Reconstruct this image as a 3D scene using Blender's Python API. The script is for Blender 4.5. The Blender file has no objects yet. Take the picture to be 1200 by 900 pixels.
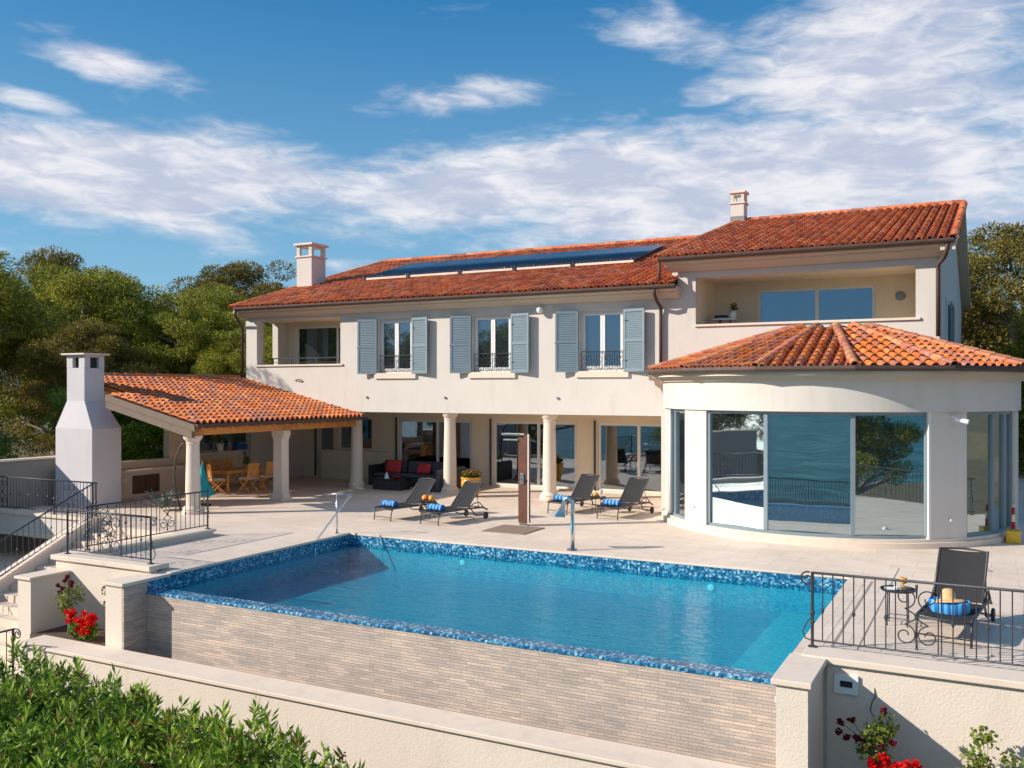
import bpy, math, random
import numpy as np
from mathutils import Vector, Matrix
R = math.radians
random.seed(7)
sc = bpy.context.scene
col = sc.collection

# ------------------------------------------------------------------ camera
cam_d = bpy.data.cameras.new('camera')
cam = bpy.data.objects.new('camera', cam_d)
col.objects.link(cam)
YAW = math.atan(562 / 1081)
cam.location = (0, 0, 3.6)
cam.rotation_euler = (R(90), 0, YAW)
cam_d.sensor_width = 36
cam_d.lens = 36 * 1081 / 1200
cam_d.shift_y = 6 / 1200
cam_d.clip_start = 0.1
cam_d.clip_end = 20000
sc.camera = cam

# ------------------------------------------------------------------ light
SUN = Vector((-0.70, -0.54, 0.47)).normalized()
sl = bpy.data.lights.new('sun', 'SUN')
sl.energy = 4.0
sl.angle = R(0.55)
sl.color = (1.0, 0.915, 0.81)
so = bpy.data.objects.new('sun', sl)
col.objects.link(so)
so.rotation_euler = (-SUN).to_track_quat('-Z', 'Y').to_euler()
sc.view_settings.view_transform = 'Standard'
sc.view_settings.look = 'None'
sc.view_settings.exposure = 0.62
sc.view_settings.gamma = 1.0

world = bpy.data.worlds.new('World')
sc.world = world
world.use_nodes = True
wt = world.node_tree
wt.nodes.clear()
WN, WL = wt.nodes.new, wt.links.new


def wmath(op, a, b=None, c=None):
    n = WN('ShaderNodeMath')
    n.operation = op
    for i, x in enumerate((a, b, c)):
        if x is None:
            continue
        if isinstance(x, (int, float)):
            n.inputs[i].default_value = x
        else:
            WL(x, n.inputs[i])
    return n.outputs[0]


sky = WN('ShaderNodeTexSky')
sky.sky_type = 'NISHITA'
sky.sun_disc = False
sky.sun_elevation = math.asin(SUN.z)
sky.sun_rotation = math.atan2(SUN.x, SUN.y)
sky.altitude = 50
sky.air_density = 1.0
sky.dust_density = 0.4
sky.ozone_density = 2.2
hs = WN('ShaderNodeHueSaturation')
hs.inputs['Hue'].default_value = 0.478
hs.inputs['Saturation'].default_value = 1.22
hs.inputs['Value'].default_value = 0.92
WL(sky.outputs[0], hs.inputs['Color'])
bg1 = WN('ShaderNodeBackground')
bg1.inputs[1].default_value = 0.13
gr = WN('ShaderNodeMapRange')
gr.inputs[1].default_value = 0.0
gr.inputs[2].default_value = 0.42
gr.inputs[3].default_value = 0.88
gr.inputs[4].default_value = 0.68
smx = WN('ShaderNodeMix')
smx.data_type = 'RGBA'
WL(hs.outputs[0], smx.inputs[6])
bl = WN('ShaderNodeMix')
bl.data_type = 'RGBA'
gr2 = WN('ShaderNodeMapRange')
gr2.inputs[1].default_value = 0.0
gr2.inputs[2].default_value = 0.40
bl.inputs[6].default_value = (1.35, 2.65, 3.75, 1)
bl.inputs[7].default_value = (.0, .74, 2.15, 1)
WL(gr2.outputs[0], bl.inputs[0])
WL(bl.outputs[2], smx.inputs[7])
WL(gr.outputs[0], smx.inputs[0])
WL(smx.outputs[2], bg1.inputs[0])

tc = WN('ShaderNodeTexCoord')
sep = WN('ShaderNodeSeparateXYZ')
WL(tc.outputs['Generated'], sep.inputs[0])
az = wmath('ARCTAN2', sep.outputs[0], sep.outputs[1])
el = wmath('ARCSINE', sep.outputs[2])


WL(el, gr.inputs[0])
WL(el, gr2.inputs[0])


def skypos(u, v):
    a = math.atan((u - 600) / 1081)
    return a - YAW, math.atan((456 - v) / 1081 * math.cos(a))


# where the cloud banks stand in the sky: azimuth, elevation, half sizes, weight, tilt
banks = [((130, 205), 330, 66, 1.08, 0.0), ((40, 120), 80, 16, .7, .12), ((120, 74), 95, 22, .85, .10), ((300, 165), 130, 30, .55, 0.06),
         ((620, 215), 330, 55, 1.1, -.08), ((900, 215), 430, 90, 1.15, -.05), ((560, 113), 110, 26, .6, -.1),
         ((1050, 70), 230, 110, 1.1, -.2), ((1150, 190), 150, 60, .7, 0), ((790, 45), 80, 40, .52, .2), ((860, 105), 90, 22, .65, -.15), ((45, 32), 60, 12, .5, 0),
         ((1180, 250), 160, 40, .6, 0), ((720, 266), 170, 24, .85, 0), ((400, 310), 70, 14, .6, 0), ((-500, 120), 400, 120, .9, 0), ((1900, 150), 500, 160, .9, 0)]
tot = None
for (c, wu, wv, wgt, tilt) in banks:
    a0, e0 = skypos(*c)
    a1, _ = skypos(c[0] + wu, c[1])
    _, e1 = skypos(c[0], c[1] - wv)
    da = wmath('SUBTRACT', az, a0)
    de = wmath('SUBTRACT', el, e0)
    de = wmath('MULTIPLY_ADD', da, tilt, de)
    x = wmath('MULTIPLY', da, 1 / abs(a1 - a0))
    y = wmath('MULTIPLY', de, 1 / abs(e1 - e0))
    r2 = wmath('ADD', wmath('MULTIPLY', x, x), wmath('MULTIPLY', y, y))
    g = wmath('MULTIPLY', wmath('EXPONENT', wmath('MULTIPLY', r2, -1.0)), wgt)
    tot = g if tot is None else wmath('MAXIMUM', tot, g)
# unseen broad bright clouds added behind the camera to fill the shade
for (a0, e0, sa, se, wgt) in ((3.14, .75, .9, .32, .75), (-3.14, .75, .9, .32, .75), (-2.0, .9, .8, .3, .6), (1.9, .6, .7, .3, .8)):
    x = wmath('MULTIPLY', wmath('SUBTRACT', az, a0), 1 / sa)
    y = wmath('MULTIPLY', wmath('SUBTRACT', el, e0), 1 / se)
    r2 = wmath('ADD', wmath('MULTIPLY', x, x), wmath('MULTIPLY', y, y))
    g = wmath('MULTIPLY', wmath('EXPONENT', wmath('MULTIPLY', r2, -1.0)), wgt)
    tot = wmath('MAXIMUM', tot, g)

vec = WN('ShaderNodeCombineXYZ')
WL(wmath('MULTIPLY', az, 5.2), vec.inputs[0])
WL(wmath('MULTIPLY_ADD', el, 17.0, wmath('MULTIPLY', az, .45)), vec.inputs[1])


def wnoise(scale, detail, rough, dist, off=0.0):
    n = WN('ShaderNodeTexNoise')
    n.inputs['Scale'].default_value = scale
    n.inputs['Detail'].default_value = detail
    n.inputs['Roughness'].default_value = rough
    n.inputs['Distortion'].default_value = dist
    if off:
        ad = WN('ShaderNodeVectorMath')
        ad.operation = 'ADD'
        ad.inputs[1].default_value = (off, off * 1.7, 3)
        WL(vec.outputs[0], ad.inputs[0])
        WL(ad.outputs[0], n.inputs[0])
    else:
        WL(vec.outputs[0], n.inputs[0])
    return n.outputs[0]


n1 = wnoise(1.0, 9, .55, .5)
n2 = wnoise(4.5, 6, .6, .6, 5)
n3 = wnoise(1.7, 4, .5, .4, 11)
dens = wmath('ADD', wmath('MULTIPLY', tot, .74), wmath('ADD', wmath('MULTIPLY', n1, 1.15), wmath('MULTIPLY', n2, .35)))
mr = WN('ShaderNodeMapRange')
mr.interpolation_type = 'SMOOTHSTEP'
mr.inputs[1].default_value = 0.885
mr.inputs[2].default_value = 1.37
WL(dens, mr.inputs[0])
cover = wmath('MULTIPLY', mr.outputs[0], .93)
shade = WN('ShaderNodeMapRange')
shade.interpolation_type = 'SMOOTHSTEP'
shade.inputs[1].default_value = 0.40
shade.inputs[2].default_value = 0.62
WL(wmath('ADD', wmath('MULTIPLY', n3, .6), wmath('MULTIPLY', n2, .4)), shade.inputs[0])
cmix = WN('ShaderNodeMix')
cmix.data_type = 'RGBA'
WL(shade.outputs[0], cmix.inputs[0])
cmix.inputs[6].default_value = (.34, .37, .46, 1)
cmix.inputs[7].default_value = (.57, .56, .58, 1)
bg2 = WN('ShaderNodeBackground')
bg2.inputs[1].default_value = 1.05
WL(cmix.outputs[2], bg2.inputs[0])
ms = WN('ShaderNodeMixShader')
WL(cover, ms.inputs[0])
WL(bg1.outputs[0], ms.inputs[1])
WL(bg2.outputs[0], ms.inputs[2])
wo = WN('ShaderNodeOutputWorld')
WL(ms.outputs[0], wo.inputs[0])

# ------------------------------------------------------------------ materials
def lin(*c):
    return tuple(((x / 255) / 12.92 if x / 255 <= .04045 else ((x / 255 + .055) / 1.055) ** 2.4) for x in c)


class M:
    """small node builder"""
    def __init__(s, name):
        s.m = bpy.data.materials.new(name)
        s.m.use_nodes = True
        s.t = s.m.node_tree
        s.t.nodes.clear()
        s.out = s.t.nodes.new('ShaderNodeOutputMaterial')
        s.co = s.t.nodes.new('ShaderNodeTexCoord')
        s.geo = s.t.nodes.new('ShaderNodeNewGeometry')

    def n(s, typ, **kw):
        nd = s.t.nodes.new(typ)
        for k, v in kw.items():
            if k.startswith('i_'):
                nd.inputs[k[2:].replace('_', ' ')].default_value = v
            else:
                setattr(nd, k, v)
        return nd

    def l(s, a, b):
        s.t.links.new(a, b)

    def noise(s, scale, detail=4, rough=.55, dist=0, stretch=None):
        nd = s.n('ShaderNodeTexNoise')
        nd.inputs['Scale'].default_value = scale
        nd.inputs['Detail'].default_value = detail
        nd.inputs['Roughness'].default_value = rough
        nd.inputs['Distortion'].default_value = dist
        src = s.geo.outputs['Position']
        if stretch:
            mp = s.n('ShaderNodeMapping')
            mp.inputs['Scale'].default_value = stretch
            s.l(src, mp.inputs[0])
            src = mp.outputs[0]
        s.l(src, nd.inputs[0])
        return nd.outputs[0]

    def ramp(s, f, stops):
        r = s.n('ShaderNodeValToRGB')
        e = r.color_ramp.elements
        while len(e) < len(stops):
            e.new(.5)
        for x, (p, c) in zip(e, stops):
            x.position = p
            x.color = (*c, 1) if len(c) == 3 else c
        s.l(f, r.inputs[0])
        return r.outputs[0]

    def mix(s, f, a, b, mode='MIX'):
        x = s.n('ShaderNodeMix', data_type='RGBA', blend_type=mode)
        for i, v in ((0, f), (6, a), (7, b)):
            if isinstance(v, (int, float)):
                x.inputs[i].default_value = v
            elif isinstance(v, tuple):
                x.inputs[i].default_value = (*v, 1)
            else:
                s.l(v, x.inputs[i])
        return x.outputs[2]

    def math(s, op, a, b=None, c=None):
        nd = s.n('ShaderNodeMath', operation=op)
        for i, v in enumerate((a, b, c)):
            if v is None:
                continue
            if isinstance(v, (int, float)):
                nd.inputs[i].default_value = v
            else:
                s.l(v, nd.inputs[i])
        return nd.outputs[0]

    def bump(s, h, strength=.3, dist=.02, nrm=None):
        b = s.n('ShaderNodeBump')
        b.inputs['Strength'].default_value = strength
        b.inputs['Distance'].default_value = dist
        s.l(h, b.inputs['Height'])
        if nrm is not None:
            s.l(nrm, b.inputs['Normal'])
        return b.outputs[0]

    def pbr(s, color, rough=.7, metal=0, normal=None, spec=.5, coat=0):
        p = s.n('ShaderNodeBsdfPrincipled')
        if isinstance(color, tuple):
            p.inputs['Base Color'].default_value = (*color, 1)
        else:
            s.l(color, p.inputs['Base Color'])
        if isinstance(rough, (int, float)):
            p.inputs['Roughness'].default_value = rough
        else:
            s.l(rough, p.inputs['Roughness'])
        p.inputs['Metallic'].default_value = metal
        p.inputs['Specular IOR Level'].default_value = spec
        p.inputs['Coat Weight'].default_value = coat
        if normal is not None:
            s.l(normal, p.inputs['Normal'])
        return p.outputs[0]

    def fin(s, sh):
        s.l(sh, s.out.inputs[0])
        return s.m


def simple(name, c, rough=.6, metal=0, var=.12, vscale=3.0, bump=0.0, bscale=60, bdist=.004, spec=.5, coat=0):
    m = M(name)
    f = m.noise(vscale, 5)
    colr = m.ramp(f, [(.3, tuple(x * (1 - var) for x in c)), (.7, tuple(min(1, x * (1 + var)) for x in c))])
    nr = m.bump(m.noise(bscale, 4), bump, bdist) if bump else None
    rr = m.math('MULTIPLY_ADD', m.noise(vscale * 3, 3), .2, rough - .1)
    return m.fin(m.pbr(colr, rr, metal, nr, spec, coat))


def plaster(name, c, relief=.3, scale=35, dirt=.10):
    m = M(name)
    a = m.noise(.55, 6, .6)
    b = m.noise(3.0, 6, .6, 0, (1, 1, .25))
    base = m.ramp(a, [(.32, tuple(x * .93 for x in c)), (.68, c)])
    streak = m.ramp(b, [(.52, (1, 1, 1)), (.8, (1 - dirt, 1 - dirt * 1.1, 1 - dirt * 1.3))])
    colr = m.mix(1.0, base, streak, 'MULTIPLY')
    h = m.noise(scale, 5, .65)
    return m.fin(m.pbr(colr, .85, 0, m.bump(h, relief, .012), .25))


MT = {}
MT['render'] = plaster('smooth_render', (.66, .605, .545), .14, 60, .11)
MT['render_rough'] = plaster('rough_render', (.74, .64, .545), .6, 26, .10)
MT['soffit'] = plaster('soffit_render', (.64, .55, .44), .1, 50, .05)
MT['recess'] = plaster('yellow_render', (.80, .68, .52), .1, 50, .05)
MT['cap'] = plaster('pale_stone_cap', (.76, .635, .52), .15, 30, .14)
MT['white_paint'] = plaster('shade_greyed_white_render', (.60, .565, .58), .2, 45, .08)  # white greyed down; partial shade on the fireplace is put into the colour
MT['trim'] = simple('white_trim', (.74, .72, .69), .45, 0, .03)
MT['shutter'] = simple('grey_blue_shutter_paint', lin(116, 133, 143), .5, 0, .06, 2)
MT['shutter_dark'] = simple('grey_blue_window_paint', lin(122, 136, 144), .4, 0, .06, 2)
MT['gutter'] = simple('brown_gutter_metal', (.085, .05, .038), .7, 0, .15)
MT['iron'] = simple('dark_wrought_iron', (.055, .055, .065), .5, .3, .2, 12)
MT['chrome'] = simple('brushed_steel', (.62, .63, .63), .22, 1, .05)
MT['brown_shower'] = simple('brown_shower_panel', (.13, .048, .026), .5, 0, .25, 6)
MT['mat'] = simple('taupe_shower_mat', (.26, .18, .14), .85, 0, .1, 8, .3, 50)
MT['wood'] = simple('golden_timber', (.66, .28, .07), .55, 0, .2, 6)
MT['teak'] = simple('teak_wood', (.80, .38, .11), .5, 0, .25, 8)
MT['beam'] = simple('shade_brown_beam', (.17, .12, .088), .6, 0, .1, 5)  # grey-brown darkened: the shade on the rake board is in the colour
MT['cream_cloth'] = simple('cream_cushion_cloth', (.62, .55, .46), .9, 0, .06)
MT['rattan'] = simple('black_woven_rattan', (.030, .028, .032), .6, 0, .3, 25, .8, 90, .006)
MT['cushion_grey'] = simple('charcoal_cushion', (.075, .075, .085), .9, 0, .15, 8, .2, 60)
MT['red'] = simple('red_cushion', (.58, .045, .05), .85, 0, .12, 7, .2, 50)
MT['mesh_fabric'] = simple('dark_grey_sling_fabric', (.034, .033, .035), .85, 0, .08, 5, .35, 260, .002, .2)
MT['lounger_frame'] = simple('dark_lounger_aluminium', (.06, .055, .058), .45, .2, .1)
MT['black_metal'] = simple('black_metal', (.03, .03, .035), .4, .2, .1)
MT['straw'] = simple('straw', (.68, .40, .19), .8, 0, .2, 30, .5, 120)
MT['ochre'] = simple('ochre_glazed_pot', (.56, .30, .04), .35, 0, .25, 4)
MT['terracotta'] = simple('terracotta_pot', (.42, .17, .08), .8)
MT['white_gloss'] = simple('white_plastic', (.78, .78, .77), .35, 0, .02)
MT['orange'] = simple('orange_fruit', (.85, .38, .03), .4, 0, .15, 20)
MT['yellow'] = simple('yellow_paint', (.72, .44, .03), .5, 0, .15, 9)
MT['redpaint'] = simple('red_paint', (.45, .04, .03), .5, 0, .1)
MT['blue_plastic'] = simple('blue_plastic', (.02, .12, .42), .4)
MT['cyan'] = simple('turquoise_cloth', (.01, .34, .40), .75, 0, .12, 4, .3, 12, .02)
MT['soil'] = simple('dark_soil', (.10, .06, .04), .95, 0, .3, 9, .8, 40, .02)
MT['stem'] = simple('grey_bark', (.33, .26, .21), .9, 0, .3, 7, .8, 25, .03)
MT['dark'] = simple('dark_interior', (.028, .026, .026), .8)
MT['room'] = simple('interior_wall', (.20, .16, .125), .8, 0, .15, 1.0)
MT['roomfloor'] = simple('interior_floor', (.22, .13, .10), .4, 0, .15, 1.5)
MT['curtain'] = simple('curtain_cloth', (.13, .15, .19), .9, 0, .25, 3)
MT['lead'] = simple('grey_lead_flashing', (.22, .22, .23), .6, .2)
MT['lamp_white'] = MT['white_gloss']
MT['black_hose'] = simple('dark_bent_pipe', (.07, .055, .05), .5)
MT['shade_grey_wall'] = plaster('tree_shade_grey_render', (.27, .25, .225), .2, 40, .15)  # tree shade on the boundary wall is put into this dark grey
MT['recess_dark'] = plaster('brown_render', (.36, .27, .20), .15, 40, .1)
MT['counter_door'] = simple('dark_brown_cabinet_door', (.07, .03, .018), .5, 0, .3, 7)
MT['bar_frame'] = simple('pale_wood_panel', (.50, .36, .14), .55, 0, .1)
MT['bar_stone'] = simple('pink_stone_panel', (.46, .23, .14), .7, 0, .3, 5)

# terrace paving: pale stone slabs with fine joints
m = M('pale_stone_paving')
bk = m.n('ShaderNodeTexBrick', offset=.5)
mp = m.n('ShaderNodeMapping')
m.l(m.geo.outputs['Position'], mp.inputs[0])
m.l(mp.outputs[0], bk.inputs['Vector'])
bk.inputs['Scale'].default_value = 1
bk.inputs['Mortar Size'].default_value = .006
bk.inputs['Brick Width'].default_value = .9
bk.inputs['Row Height'].default_value = .6
bk.inputs['Color1'].default_value = (.80, .655, .53, 1)
bk.inputs['Color2'].default_value = (.755, .62, .505, 1)
bk.inputs['Mortar'].default_value = (.56, .465, .385, 1)
a = m.ramp(m.noise(.35, 6, .62), [(.3, (.86, .85, .84)), (.7, (1.05, 1.05, 1.05))])
b = m.ramp(m.noise(2.5, 6, .6), [(.35, (.93, .92, .91)), (.65, (1.03, 1.03, 1.03))])
c = m.mix(1, m.mix(1, bk.outputs[0], a, 'MULTIPLY'), b, 'MULTIPLY')
MT['paving'] = m.fin(m.pbr(c, .62, 0, m.bump(m.noise(30, 4), .15, .004), .35))

# stacked split-stone cladding
m = M('split_stone_cladding')
mp = m.n('ShaderNodeMapping')
mp.inputs['Rotation'].default_value = (R(90), 0, 0)
m.l(m.geo.outputs['Position'], mp.inputs[0])
sx = m.n('ShaderNodeSeparateXYZ')
m.l(m.geo.outputs['Position'], sx.inputs[0])
cb = m.n('ShaderNodeCombineXYZ')
m.l(m.math('ADD', sx.outputs[0], sx.outputs[1]), cb.inputs[0])
m.l(sx.outputs[2], cb.inputs[1])
cols = []
hs_ = []
for (bw, rh, off, c1, c2) in ((.31, .048, .37, (.60, .50, .425), (.44, .385, .345)), (.22, .048, .61, (1.12, 1.06, 1.0), (.80, .82, .85))):
    bk = m.n('ShaderNodeTexBrick', offset=off, squash=1.4, squash_frequency=3)
    m.l(cb.outputs[0], bk.inputs['Vector'])
    bk.inputs['Scale'].default_value = 1
    bk.inputs['Mortar Size'].default_value = .0025
    bk.inputs['Brick Width'].default_value = bw
    bk.inputs['Row Height'].default_value = rh
    bk.inputs['Color1'].default_value = (*c1, 1)
    bk.inputs['Color2'].default_value = (*c2, 1)
    bk.inputs['Mortar'].default_value = (c2[0] * .8, c2[1] * .8, c2[2] * .8, 1)
    cols.append(bk.outputs[0])
    hs_.append(bk.outputs[1])
c = m.mix(.65, cols[0], cols[1], 'MULTIPLY')
c = m.mix(1, c, m.ramp(m.noise(1.2, 6, .6), [(.3, (.86, .86, .88)), (.7, (1.12, 1.08, 1.04))]), 'MULTIPLY')
bw_ = m.n('ShaderNodeRGBToBW')
m.l(c, bw_.inputs[0])
h = m.math('ADD', m.math('MULTIPLY', bw_.outputs[0], 2.0), m.math('MULTIPLY', m.noise(45, 4), .5))
MT['cladding'] = m.fin(m.pbr(c, .8, 0, m.bump(h, .8, .02), .3))

# glass mosaic
m = M('blue_glass_mosaic')
vr = m.n('ShaderNodeTexVoronoi', distance='CHEBYCHEV', feature='F1')
vr.inputs['Scale'].default_value = 26
vr.inputs['Randomness'].default_value = 0.0
m.l(m.geo.outputs['Position'], vr.inputs['Vector'])
wn = m.n('ShaderNodeSeparateColor')
m.l(vr.outputs['Color'], wn.inputs[0])
c = m.ramp(wn.outputs[0], [(.0, (.012, .08, .18)), (.28, (.02, .13, .26)), (.5, (.04, .20, .34)), (.74, (.11, .33, .46)), (.92, (.34, .52, .60))])
for e in (c.node.color_ramp,):
    e.interpolation = 'CONSTANT'
MT['mosaic'] = m.fin(m.pbr(c, .18, 0, m.bump(vr.outputs['Distance'], .3, .003), .6))
m = M('turquoise_pool_floor_mosaic')
vr = m.n('ShaderNodeTexVoronoi', distance='CHEBYCHEV')
vr.inputs['Scale'].default_value = 24
vr.inputs['Randomness'].default_value = 0
m.l(m.geo.outputs['Position'], vr.inputs['Vector'])
sc_ = m.n('ShaderNodeSeparateColor')
m.l(vr.outputs['Color'], sc_.inputs[0])
c = m.ramp(sc_.outputs[0], [(.0, (.03, .36, .46)), (.5, (.04, .43, .53)), (.8, (.08, .50, .59))])
MT['poolfloor'] = m.fin(m.pbr(c, .3))

# pool water: fresnel reflection over a tinted clear body
def water(name, tint, scale, strength, stretch, dist=.05):
    m = M(name)
    h = m.math('ADD', m.noise(scale, 3, .5, .8, stretch), m.math('MULTIPLY', m.noise(scale * 3.1, 3, .5, .3, stretch), .35))
    nr = m.bump(h, strength, dist)
    fr = m.n('ShaderNodeLayerWeight')
    fr.inputs[0].default_value = .5
    m.l(nr, fr.inputs['Normal'])
    tr = m.n('ShaderNodeBsdfTransparent')
    tr.inputs[0].default_value = (*tint, 1)
    gl = m.n('ShaderNodeBsdfGlossy')
    gl.inputs['Roughness'].default_value = .03
    gl.inputs['Color'].default_value = (1, 1, 1, 1)
    m.l(nr, gl.inputs['Normal'])
    mx = m.n('ShaderNodeMixShader')
    m.l(m.math('MULTIPLY_ADD', m.math('POWER', fr.outputs['Facing'], 5.0), .50, .02), mx.inputs[0])
    m.l(tr.outputs[0], mx.inputs[1])
    m.l(gl.outputs[0], mx.inputs[2])
    return m.fin(mx.outputs[0])


MT['poolwater'] = water('pool_water_surface', (.50, .92, .95), 3.2, .5, (.7, 1.7, 1), .05)
_t = MT['poolwater'].node_tree
_va = _t.nodes.new('ShaderNodeVolumeAbsorption')
_va.inputs['Color'].default_value = (.0, .885, .94, 1)
_va.inputs['Density'].default_value = .78
_t.links.new(_va.outputs[0], _t.nodes['Material Output'].inputs['Volume'])
m = M('sea_water')
wv = m.noise(.22, 6, .72, .8, (.6, 2.2, 1))
nr = m.bump(wv, .7, .5)
wc = m.ramp(wv, [(.42, (.014, .075, .092)), (.52, (.032, .14, .16)), (.62, (.09, .25, .275))])  # light and dark sides of the waves are put into the colour
MT['sea'] = m.fin(m.pbr(wc, .55, 0, nr, .12))

m = M('tinted_window_glass')
gl = m.n('ShaderNodeBsdfGlossy')
gl.inputs['Roughness'].default_value = .015
gl.inputs['Color'].default_value = (.74, .88, .92, 1)
df = m.pbr((.012, .02, .026), .3)
m.l(m.bump(m.noise(.6, 2), .06, .05), gl.inputs['Normal'])
mx = m.n('ShaderNodeMixShader')
mx.inputs[0].default_value = .64
m.l(df, mx.inputs[1])
m.l(gl.outputs[0], mx.inputs[2])
MT['glass_mirror'] = m.fin(mx.outputs[0])
m = M('dark_window_glass')
gl = m.n('ShaderNodeBsdfGlossy')
gl.inputs['Roughness'].default_value = .015
gl.inputs['Color'].default_value = (.26, .38, .50, 1)
mx = m.n('ShaderNodeMixShader')
mx.inputs[0].default_value = .5
m.l(m.pbr((.012, .018, .026), .3), mx.inputs[1])
m.l(gl.outputs[0], mx.inputs[2])
MT['glass_dark'] = m.fin(mx.outputs[0])
m = M('clear_door_glass')
gl = m.n('ShaderNodeBsdfGlossy')
gl.inputs['Roughness'].default_value = .01
gl.inputs['Color'].default_value = (.75, .86, .95, 1)
tr = m.n('ShaderNodeBsdfTransparent')
tr.inputs[0].default_value = (.62, .66, .68, 1)
mx = m.n('ShaderNodeMixShader')
mx.inputs[0].default_value = .30
m.l(tr.outputs[0], mx.inputs[1])
m.l(gl.outputs[0], mx.inputs[2])
MT['glass_clear'] = m.fin(mx.outputs[0])
m = M('solar_tube_glass')
c = m.ramp(m.noise(1.5, 3), [(.3, (.012, .022, .045)), (.7, (.03, .045, .08))])
MT['solar'] = m.fin(m.pbr(c, .12, .3, None, .8, .5))

# clay tiles: colour per tile is stored on the mesh
m = M('clay_roof_tile')
at = m.n('ShaderNodeAttribute', attribute_name='tint')
c = m.mix(1, at.outputs['Color'], m.ramp(m.noise(9, 6, .65), [(.3, (.62, .58, .56)), (.6, (1.12, 1.1, 1.08))]), 'MULTIPLY')
li = m.ramp(m.noise(2.2, 7, .7), [(.56, (0, 0, 0)), (.72, (.7, .7, .7))])
c = m.mix(li, c, (.16, .10, .075))
MT['tile'] = m.fin(m.pbr(c, .75, 0, m.bump(m.noise(60, 3), .3, .004), .3))


def striped(name, a, b, freq, axis=0):
    m = M(name)
    sp = m.n('ShaderNodeSeparateXYZ')
    m.l(m.co.outputs['Object'], sp.inputs[0])
    f = m.math('FRACT', m.math('MULTIPLY', sp.outputs[axis], freq))
    c = m.ramp(f, [(0, a), (.5, b)])
    c.node.color_ramp.interpolation = 'CONSTANT'
    return m.fin(m.pbr(c, .9, 0, m.bump(m.noise(80, 3), .4, .005), .2))


MT['towel'] = striped('blue_striped_towel', (.02, .12, .42), (.16, .42, .70), 8.5)
MT['staff'] = striped('red_white_staff', (.45, .03, .02), (.75, .60, .35), 3, 2)


def leaf(name, stops, trans=.35, rough=.55):
    m = M(name)
    rnd = m.geo.outputs['Random Per Island']
    c = m.ramp(rnd, stops)
    big = m.ramp(m.noise(.55, 3), [(.35, (.78, .82, .8)), (.65, (1.2, 1.12, 1.0))])
    c = m.mix(1, c, big, 'MULTIPLY')
    p = m.pbr(c, rough, 0, None, .3)
    t = m.n('ShaderNodeBsdfTranslucent')
    m.l(c, t.inputs[0])
    mx = m.n('ShaderNodeMixShader')
    mx.inputs[0].default_value = trans
    m.l(p, mx.inputs[1])
    m.l(t.outputs[0], mx.inputs[2])
    return m.fin(mx.outputs[0])


MT['pine'] = leaf('pine_needles', [(0, (.06, .09, .018)), (.35, (.15, .185, .025)), (.7, (.33, .33, .035)), (1, (.55, .49, .055))])
MT['pine_olive'] = leaf('olive_pine_needles', [(0, (.08, .08, .02)), (.4, (.17, .155, .032)), (.8, (.27, .21, .045)), (1, (.36, .26, .08))])
MT['shrub'] = leaf('shrub_leaves', [(0, (.05, .12, .02)), (.5, (.12, .24, .03)), (1, (.24, .36, .05))])
MT['oleander'] = leaf('oleander_leaves', [(0, (.20, .13, .05)), (.05, (.05, .12, .02)), (.4, (.16, .29, .03)), (.8, (.32, .47, .05)), (1, (.48, .57, .14))], .3, .4)
MT['roseleaf'] = leaf('rose_leaves', [(0, (.06, .12, .02)), (.5, (.17, .24, .04)), (1, (.33, .33, .06))], .35)
MT['agave'] = leaf('agave_leaves', [(0, (.12, .16, .14)), (1, (.24, .29, .26))], .1)
MT['petal_red'] = leaf('scarlet_petals', [(0, (.50, .004, .006)), (1, (.85, .012, .012))], .3)
MT['petal_dark'] = leaf('maroon_petals', [(0, (.09, .004, .012)), (1, (.22, .01, .03))], .2)
MT['petal_pink'] = leaf('pink_red_petals', [(0, (.42, .03, .06)), (1, (.65, .12, .14))], .3)
m = M('dry_garden_ground')
c = m.ramp(m.noise(.8, 7, .65), [(.3, (.10, .085, .05)), (.55, (.16, .13, .08)), (.75, (.07, .10, .035))])
MT['ground'] = m.fin(m.pbr(c, .95, 0, m.bump(m.noise(6, 6), .6, .06), .2))
m = M('lawn_grass')
c = m.ramp(m.noise(3, 6), [(.3, (.03, .08, .015)), (.7, (.08, .15, .03))])
MT['lawn'] = m.fin(m.pbr(c, .9, 0, m.bump(m.noise(40, 4), .8, .03), .2))

# ------------------------------------------------------------------ mesh helpers
def tag(o, label=None, cat=None, group=None, kind=None):
    if label: o['label'] = label
    if cat: o['category'] = cat
    if group: o['group'] = group
    if kind: o['kind'] = kind
    return o


def thing(name, loc, label, cat, group=None, rz=0):
    o = bpy.data.objects.new(name, None)
    o.empty_display_size = .2
    o.location = loc
    o.rotation_euler = (0, 0, rz)
    col.objects.link(o)
    return tag(o, label, cat, group)


def wloc(o):
    v = Vector((0, 0, 0))
    while o is not None:
        v += o.location
        o = o.parent
    return v


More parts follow.
